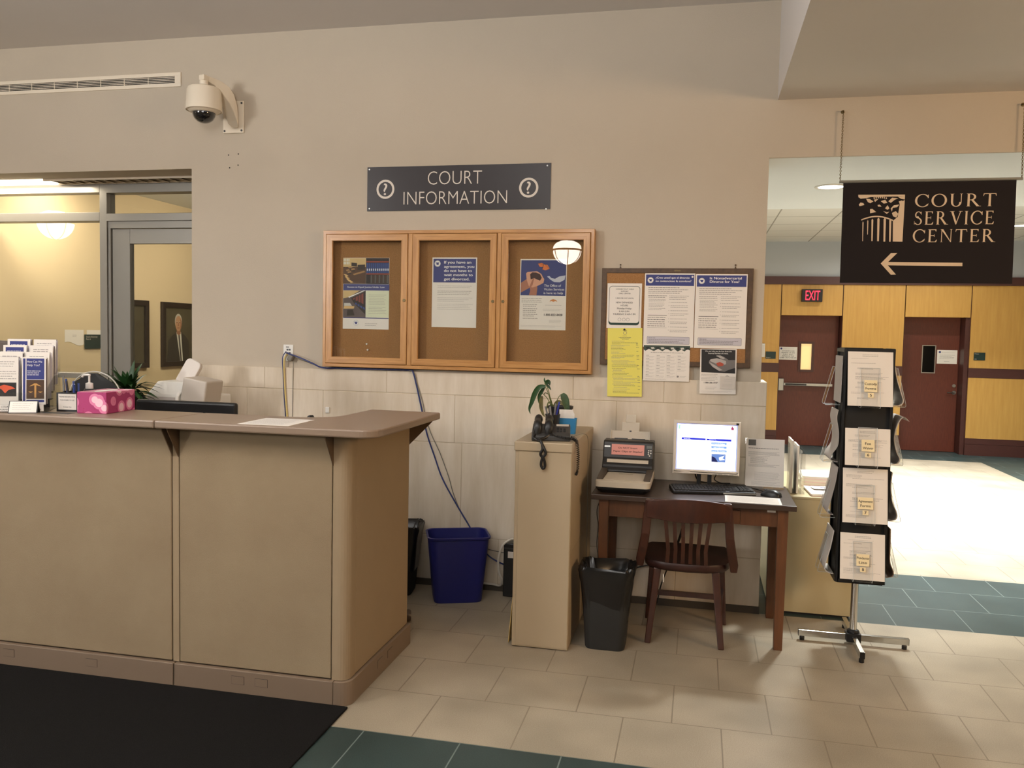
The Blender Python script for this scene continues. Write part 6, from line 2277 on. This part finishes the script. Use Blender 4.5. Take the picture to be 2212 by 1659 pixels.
b.build('hub', BLACK, parent=kr)
for dx, dy in ((-1, 0), (1, 0), (0, -1), (0, 1)):
    b = MB()
    if dx:
        b.box(min(dx * 0.036, dx * 0.278), max(dx * 0.036, dx * 0.278), -0.0125, 0.0125, 0.024, 0.058)
    else:
        b.box(-0.0125, 0.0125, min(dy * 0.036, dy * 0.278), max(dy * 0.036, dy * 0.278), 0.024, 0.058)
    a = b.build('foot_bar', CHROME, parent=kr, bevel=0.002)
    MB().lathe([(0.013, 0), (0.013, 0.018), (0.009, 0.024)], (dx * 0.258, dy * 0.258, 0), 12).build('rubber_foot', BLACK, parent=a)
    b = MB()
    if dx:
        b.box(min(dx * 0.278, dx * 0.2795), max(dx * 0.278, dx * 0.2795), -0.012, 0.012, 0.0245, 0.0575)
    else:
        b.box(-0.012, 0.012, min(dy * 0.278, dy * 0.2795), max(dy * 0.278, dy * 0.2795), 0.0245, 0.0575)
    b.build('end_cap', BLACK, parent=a)

TZ = (1.282, 0.978, 0.682, 0.388)
TITLES = ((('Custody', 'Forms'), '5'), (('Fee', 'Waiver'), '6'), (('Agreement', 'Forms'), '7'), (('Pendente', 'Lite'), '8'))
TAG = math.atan2(0.045, 0.183)
for side in range(4):
    Mz = Matrix.Rotation(R_(90) * side, 4, 'Z')
    for k, zb in enumerate(TZ):
        b = MB()
        w = 0.046
        prof = [(-HW - 0.002, zb + 0.006), (-HW - 0.066, zb + 0.004)] + [(-HW - 0.070 - 0.008 * math.sin(R_(a)), zb + 0.012 - 0.008 * math.cos(R_(a))) for a in (20, 55, 90)] + [(-HW - 0.077, zb + 0.022), (-HW - 0.032, zb + 0.205)]
        inner = [(y + 0.003, z + 0.0015) for y, z in prof]
        rr_ = []
        loop = prof + inner[::-1]
        b.use(ACRYL).prism([Mz @ Vector((-w, y, z)) for y, z in loop], Mz.to_3x3() @ Vector((2 * w, 0, 0)))
        for sx in (-w, w):
            b.use(ACRYE).tube([Mz @ Vector((sx, y + 0.001, z)) for y, z in prof], 0.0011, 5)
        b.use(ACRYE).tube([Mz @ Vector((sx, prof[-1][0] + 0.001, prof[-1][1])) for sx in (-w, w)], 0.0011, 5)
        pk = b.build('pocket', parent=kr)
        if side == 0:
            (t1, t2), num = TITLES[k]
            ws = 0.074 if k == 2 else 0.062
            q = Matrix.Translation((0, -HW - 0.0550, zb + 0.113)) @ Matrix.Rotation(-TAG, 4, 'X')
            lb = sheet('label', None, None, q @ Vector((-ws / 2, -0.002, 0.032)), ws, 0.060, CREAM, rot=(-TAG, 0, 0), parent=pk)
            L = Layer(lb)
            L.text(t1, ws / 2, 0.013, min(ws * 0.92, 0.0093 * len(t1)), 0.0125, INK, 1, thin=0.012, center=True)
            L.text(t2, ws / 2, 0.036, min(ws * 0.8, 0.0098 * len(t2)), 0.0125, INK, 1, thin=0.012, center=True)
            L.text(num, ws / 2, 0.0705, None, 0.0135, INK, 1, thin=0.03, center=True)
            L.rect(ws / 2 - 0.014, 0.065, 0.028, 0.0245, CREAM, 0)
            L.build('lettering')


def form_front(k, h, top_off, seed, label, fold=False):
    zb = TZ[k]
    tilt = R_(-10.7)
    loc = (KX - 0.108, KY - HW - 0.060 + h * math.sin(R_(10.7)), zb + 0.013 + h * math.cos(R_(10.7)))
    p = sheet('form_stack', label, 'forms', loc, 0.216, h, PAPER, rot=(tilt, 0, 0), thick=0.004)
    L = Layer(p, 0.004)
    r = random.Random(seed)
    y = 0.014
    L.greek(0.07, y, 0.08, 2, 0.007, 0.0028, INKG, 1, seed)
    y = 0.034
    while y < h - 0.03:
        x = 0.016 + r.choice((0, 0.02, 0.03))
        L.greek(x, y, r.uniform(0.06, 0.19 - x + 0.016), r.choice((1, 2, 3)), 0.0055, 0.0024, INKG if r.random() < .6 else INKL, 1, seed + int(y * 1000))
        y += r.choice((0.018, 0.024, 0.028))
    L.build('lettering')
    return p


form_front(0, 0.279, 0, 801, 'stack of custody forms in the top front pocket of the form rack')
form_front(1, 0.190, 0, 802, 'stack of fee waiver forms in the second front pocket of the form rack')
form_front(2, 0.279, 0, 803, 'stack of agreement forms in the third front pocket of the form rack')
form_front(3, 0.236, 0, 804, 'stack of pendente lite forms in the bottom front pocket of the form rack')


def curled(side, k, prof, label, m, w=0.105, thick=0.006):
    """forms slumped in a side pocket: profile of (outward distance, height above the pocket)"""
    Mz = Matrix.Rotation(R_(90) * side, 4, 'Z')
    pr = spline([(0, -HW - 0.003 - o, TZ[k] + z) for o, z in prof], 6)
    ins = [(p.y + thick * 0.8, p.z + thick * 0.3) for p in pr]
    loop = [(p.y, p.z) for p in pr] + ins[::-1]
    b = MB()
    A = b.add([Mz @ Vector((-w, y, z)) for y, z in loop])
    B = b.add([Mz @ Vector((w, y, z)) for y, z in loop])
    n = len(loop)
    for i in range(n):
        b.face((A[i], A[(i + 1) % n], B[(i + 1) % n], B[i]))
    h = n // 2
    for i in range(h - 1):
        b.face((A[i], A[i + 1], A[n - 2 - i], A[n - 1 - i]))
        b.face((B[i], B[i + 1], B[n - 2 - i], B[n - 1 - i]))
    return b.build('form_stack', m, loc=(KX, KY, 0), smooth=True, label=label, cat='forms', angle=50)


GREYF = mat('form_grey', (176, 168, 160), 0.7)
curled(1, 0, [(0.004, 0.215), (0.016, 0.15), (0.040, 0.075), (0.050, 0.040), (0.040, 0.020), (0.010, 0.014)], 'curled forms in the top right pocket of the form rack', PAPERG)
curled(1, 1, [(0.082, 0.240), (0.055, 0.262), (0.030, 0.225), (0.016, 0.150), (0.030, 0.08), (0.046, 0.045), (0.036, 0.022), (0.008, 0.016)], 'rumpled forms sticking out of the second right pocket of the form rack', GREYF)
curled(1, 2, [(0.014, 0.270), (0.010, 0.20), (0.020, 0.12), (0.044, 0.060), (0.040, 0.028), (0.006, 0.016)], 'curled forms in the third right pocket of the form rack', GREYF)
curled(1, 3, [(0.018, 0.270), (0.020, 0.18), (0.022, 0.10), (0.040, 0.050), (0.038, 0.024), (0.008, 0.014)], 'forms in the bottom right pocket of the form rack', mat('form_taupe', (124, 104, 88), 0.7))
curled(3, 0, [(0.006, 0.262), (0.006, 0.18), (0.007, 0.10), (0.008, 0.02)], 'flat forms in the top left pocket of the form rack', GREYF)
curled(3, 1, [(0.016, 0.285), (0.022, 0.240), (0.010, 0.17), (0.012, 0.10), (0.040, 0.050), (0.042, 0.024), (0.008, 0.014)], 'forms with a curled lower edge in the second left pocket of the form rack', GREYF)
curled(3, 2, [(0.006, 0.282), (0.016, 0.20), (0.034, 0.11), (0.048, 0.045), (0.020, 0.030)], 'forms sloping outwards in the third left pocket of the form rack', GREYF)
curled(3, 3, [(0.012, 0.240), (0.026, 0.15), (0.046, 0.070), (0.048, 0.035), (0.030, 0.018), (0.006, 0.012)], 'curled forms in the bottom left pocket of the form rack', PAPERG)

# =================================================================== CORRIDOR WALL SIGNS
t = thing('exit_sign', 'black box with glowing red EXIT letters above the left far door', 'sign', (1.468, YF - 0.021, 2.389))
MB().box(0, 0.294, -0.085, 0, -0.185, 0).build('housing', mat('exit_black', (26, 16, 18), 0.5), parent=t, bevel=0.004)
EX = mat('exit_red', (255, 36, 62), 0.4, emit=3.2)
L = Layer(t, 0.085)
L.text('EXIT', 0.052, 0.022, 0.205, 0.140, EX, 1, thin=-0.002)
L.build('lettering')
yd = YF + 0.259
p = sheet('notice', 'white ATTORNEYS AND MEMBERS OF THE PUBLIC notice on the left far door', 'notice', (1.205, yd, 1.520), 0.268, 0.199, PAPER)
L = Layer(p)
L.disc(0.032, 0.028, 0.015, NAVY, 1, 16)
L.greek(0.06, 0.026, 0.16, 1, .01, 0.006, INKL, 1, 820, 0)
for i, (s_, w) in enumerate((('ATTORNEYS AND', 0.185), ('MEMBERS OF THE', 0.195), ('PUBLIC MUST', 0.150), ('REMAIN IN THE', 0.170), ('LOBBY UNTIL 9:00 AM', 0.240))):
    L.text(s_, 0.134, 0.056 + i * 0.026, w, 0.0165, INK, 1, thin=0.012, center=True)
L.build('lettering')
p = sheet('notice', 'white printed notice on the right far door', 'notice', (3.462, yd, 1.524), 0.276, 0.204, PAPER)
L = Layer(p)
L.disc(0.036, 0.032, 0.016, NAVY, 1, 16)
L.greek(0.06, 0.034, 0.18, 1, .01, 0.006, INKL, 1, 830, 0)
L.greek(0.035, 0.072, 0.21, 4, 0.017, 0.006, INKG, 1, 831)
L.greek(0.10, 0.165, 0.07, 1, .01, 0.006, INKG, 1, 835, 0)
L.build('lettering')
p = sheet('room_plate', 'dark green room plate right of the right far door', 'sign', (3.880, YF - 0.0205, 1.501), 0.150, 0.112, GREEN, thick=0.008)
L = Layer(p, 0.008)
L.text('Private', 0.010, 0.014, 0.055, 0.012, SIGNL, 1)
L.text('136', 0.010, 0.090, 0.028, 0.012, SIGNL, 1)
L.build('lettering')
p = sheet('room_plate', 'dark green room plate left of the left far door', 'sign', (0.985, YF - 0.0205, 1.443), 0.148, 0.108, GREEN, thick=0.008)
L = Layer(p, 0.008)
L.text('Room 1', 0.012, 0.084, 0.060, 0.013, SIGNL, 1)
L.build('lettering')
t = thing('wall_phone', 'slim white wall unit beside the left room plate of the corridor', 'intercom', (0.920, YF - 0.0205, 1.358))
MB().box(0, 0.050, -0.045, 0, 0, 0.207).build('housing', WHITE, parent=t, bevel=0.006)
MB().box(0.010, 0.040, -0.0465, -0.045, 0.02, 0.185).build('front_panel', PAPERG, parent=t)

# =================================================================== OFFICE WALL
XO = -5.4995


def portrait(y0, label, seed):
    w, h = 0.62, 0.68
    t = thing('portrait', label, 'picture', (XO, y0, 1.888), (0, 0, R_(90)))
    b = MB()
    mitred_frame(b, 0, w, -h, 0, 0.052, -0.035, 0, mat('portrait_frame', (38, 28, 22), 0.35), mat('portrait_frame', (38, 28, 22), 0.35))
    b.build('frame', parent=t, bevel=0.004)
    s = sheet('canvas', None, None, (0.05, -0.008, -0.05), w - 0.10, h - 0.10, mat('canvas_olive', (96, 88, 66), 0.6, rgb2=(76, 68, 50), scale=5), parent=t)
    L = Layer(s)
    fl, fs, hr = C('face', (212, 160, 124)), C('face_shade', (170, 116, 88)), C('white_hair', (206, 198, 188))
    su = C('suit', (44, 40, 40))
    cx_ = 0.245
    L.poly([(cx_ - 0.20, 0.58), (cx_ - 0.175, 0.36), (cx_ - 0.10, 0.30), (cx_ - 0.03, 0.27), (cx_ + 0.05, 0.27), (cx_ + 0.12, 0.30), (cx_ + 0.19, 0.36), (cx_ + 0.21, 0.58)], su, 1)
    L.poly([(cx_ - 0.035, 0.265), (cx_ + 0.050, 0.265), (cx_ + 0.085, 0.58), (cx_ + 0.035, 0.58)], C('shirt', (236, 230, 220)), 2)
    L.poly([(cx_ + 0.000, 0.285), (cx_ + 0.022, 0.285), (cx_ + 0.062, 0.58), (cx_ + 0.040, 0.58)], C('tie', (56, 44, 48)), 3)
    L.poly([(cx_ - 0.03, 0.22), (cx_ + 0.035, 0.22), (cx_ + 0.045, 0.28), (cx_ + 0.01, 0.30), (cx_ - 0.03, 0.28)], fs, 3)
    L.disc(cx_ + 0.002, 0.150, 0.064, hr, 4, 28, 0.082)
    L.disc(cx_ + 0.004, 0.172, 0.057, fl, 5, 28, 0.082)
    L.poly([(cx_ + 0.035, 0.11), (cx_ + 0.060, 0.15), (cx_ + 0.055, 0.21), (cx_ + 0.03, 0.245), (cx_ + 0.04, 0.18)], fs, 6)
    for ex in (-0.024, 0.022):
        L.disc(cx_ + ex, 0.163, 0.009, C('eye', (60, 44, 38)), 7, 12, 0.0045)
        L.rect(cx_ + ex - 0.013, 0.149, 0.026, 0.004, hr, 7)
    L.poly([(cx_ - 0.004, 0.165), (cx_ + 0.006, 0.165), (cx_ + 0.010, 0.198), (cx_ - 0.010, 0.198)], fs, 6)
    L.rect(cx_ - 0.020, 0.216, 0.040, 0.006, C('mouth', (150, 84, 72)), 7)
    L.build('figure')
    MB().box(0.052, w - 0.052, -0.020, -0.018, -h + 0.052, -0.052).build('glass_pane', GLASS, parent=t)
    return t


portrait(2.67, 'dark framed portrait of a white-haired man in a suit seen through the glass door', 1)
t = thing('portrait', 'dark framed picture left of the portrait, half hidden by the glass door stile', 'picture', (XO, 1.825, 1.888), (0, 0, R_(90)))
b = MB()
mitred_frame(b, 0, 0.62, -0.68, 0, 0.052, -0.035, 0, MATS['portrait_frame'], MATS['portrait_frame'])
b.build('frame', parent=t, bevel=0.004)
MB().box(0.05, 0.57, -0.010, 0, -0.63, -0.05).build('canvas', MATS['canvas_olive'], parent=t)
MB().box(0.052, 0.568, -0.020, -0.018, -0.628, -0.052).build('glass_pane', GLASS, parent=t)
p = sheet('office_plate', 'dark green State\'s Attorney plate on the wall behind the office glass', 'sign', (XO + 0.004, 1.55, 1.541), 0.215, 0.130, GREEN, rot=(0, 0, R_(90)), thick=0.008)
L = Layer(p, 0.008)
L.text("State's Attorney", 0.012, 0.012, 0.150, 0.016, SIGNL, 1)
L.text('Part A', 0.012, 0.034, 0.060, 0.016, SIGNL, 1)
L.build('lettering')
for y, w, lab in ((1.31, 0.235, 'white paper with a wavy lower edge left of the green office plate'), (1.585, 0.25, 'white paper behind the upper right of the green office plate')):
    b = MB()
    n = 12
    pts = [(0, 0), (w, 0)] + [(w * (1 - i / n), -0.125 - 0.018 * math.sin(i / n * 5.2 + 0.4)) for i in range(n + 1)]
    b.prism([(u, -0.001, v) for u, v in pts], (0, 0.001, 0))
    o = b.build('wall_paper', PAPER, loc=(XO, y, 1.583), rot=(0, 0, R_(90)), label=lab, cat='paper')
    L = Layer(o, 0.001)
    L.greek(w * 0.4, 0.045, 0.05, 2, 0.012, 0.006, INKL, 1, 840, 0)
    L.build('lettering')
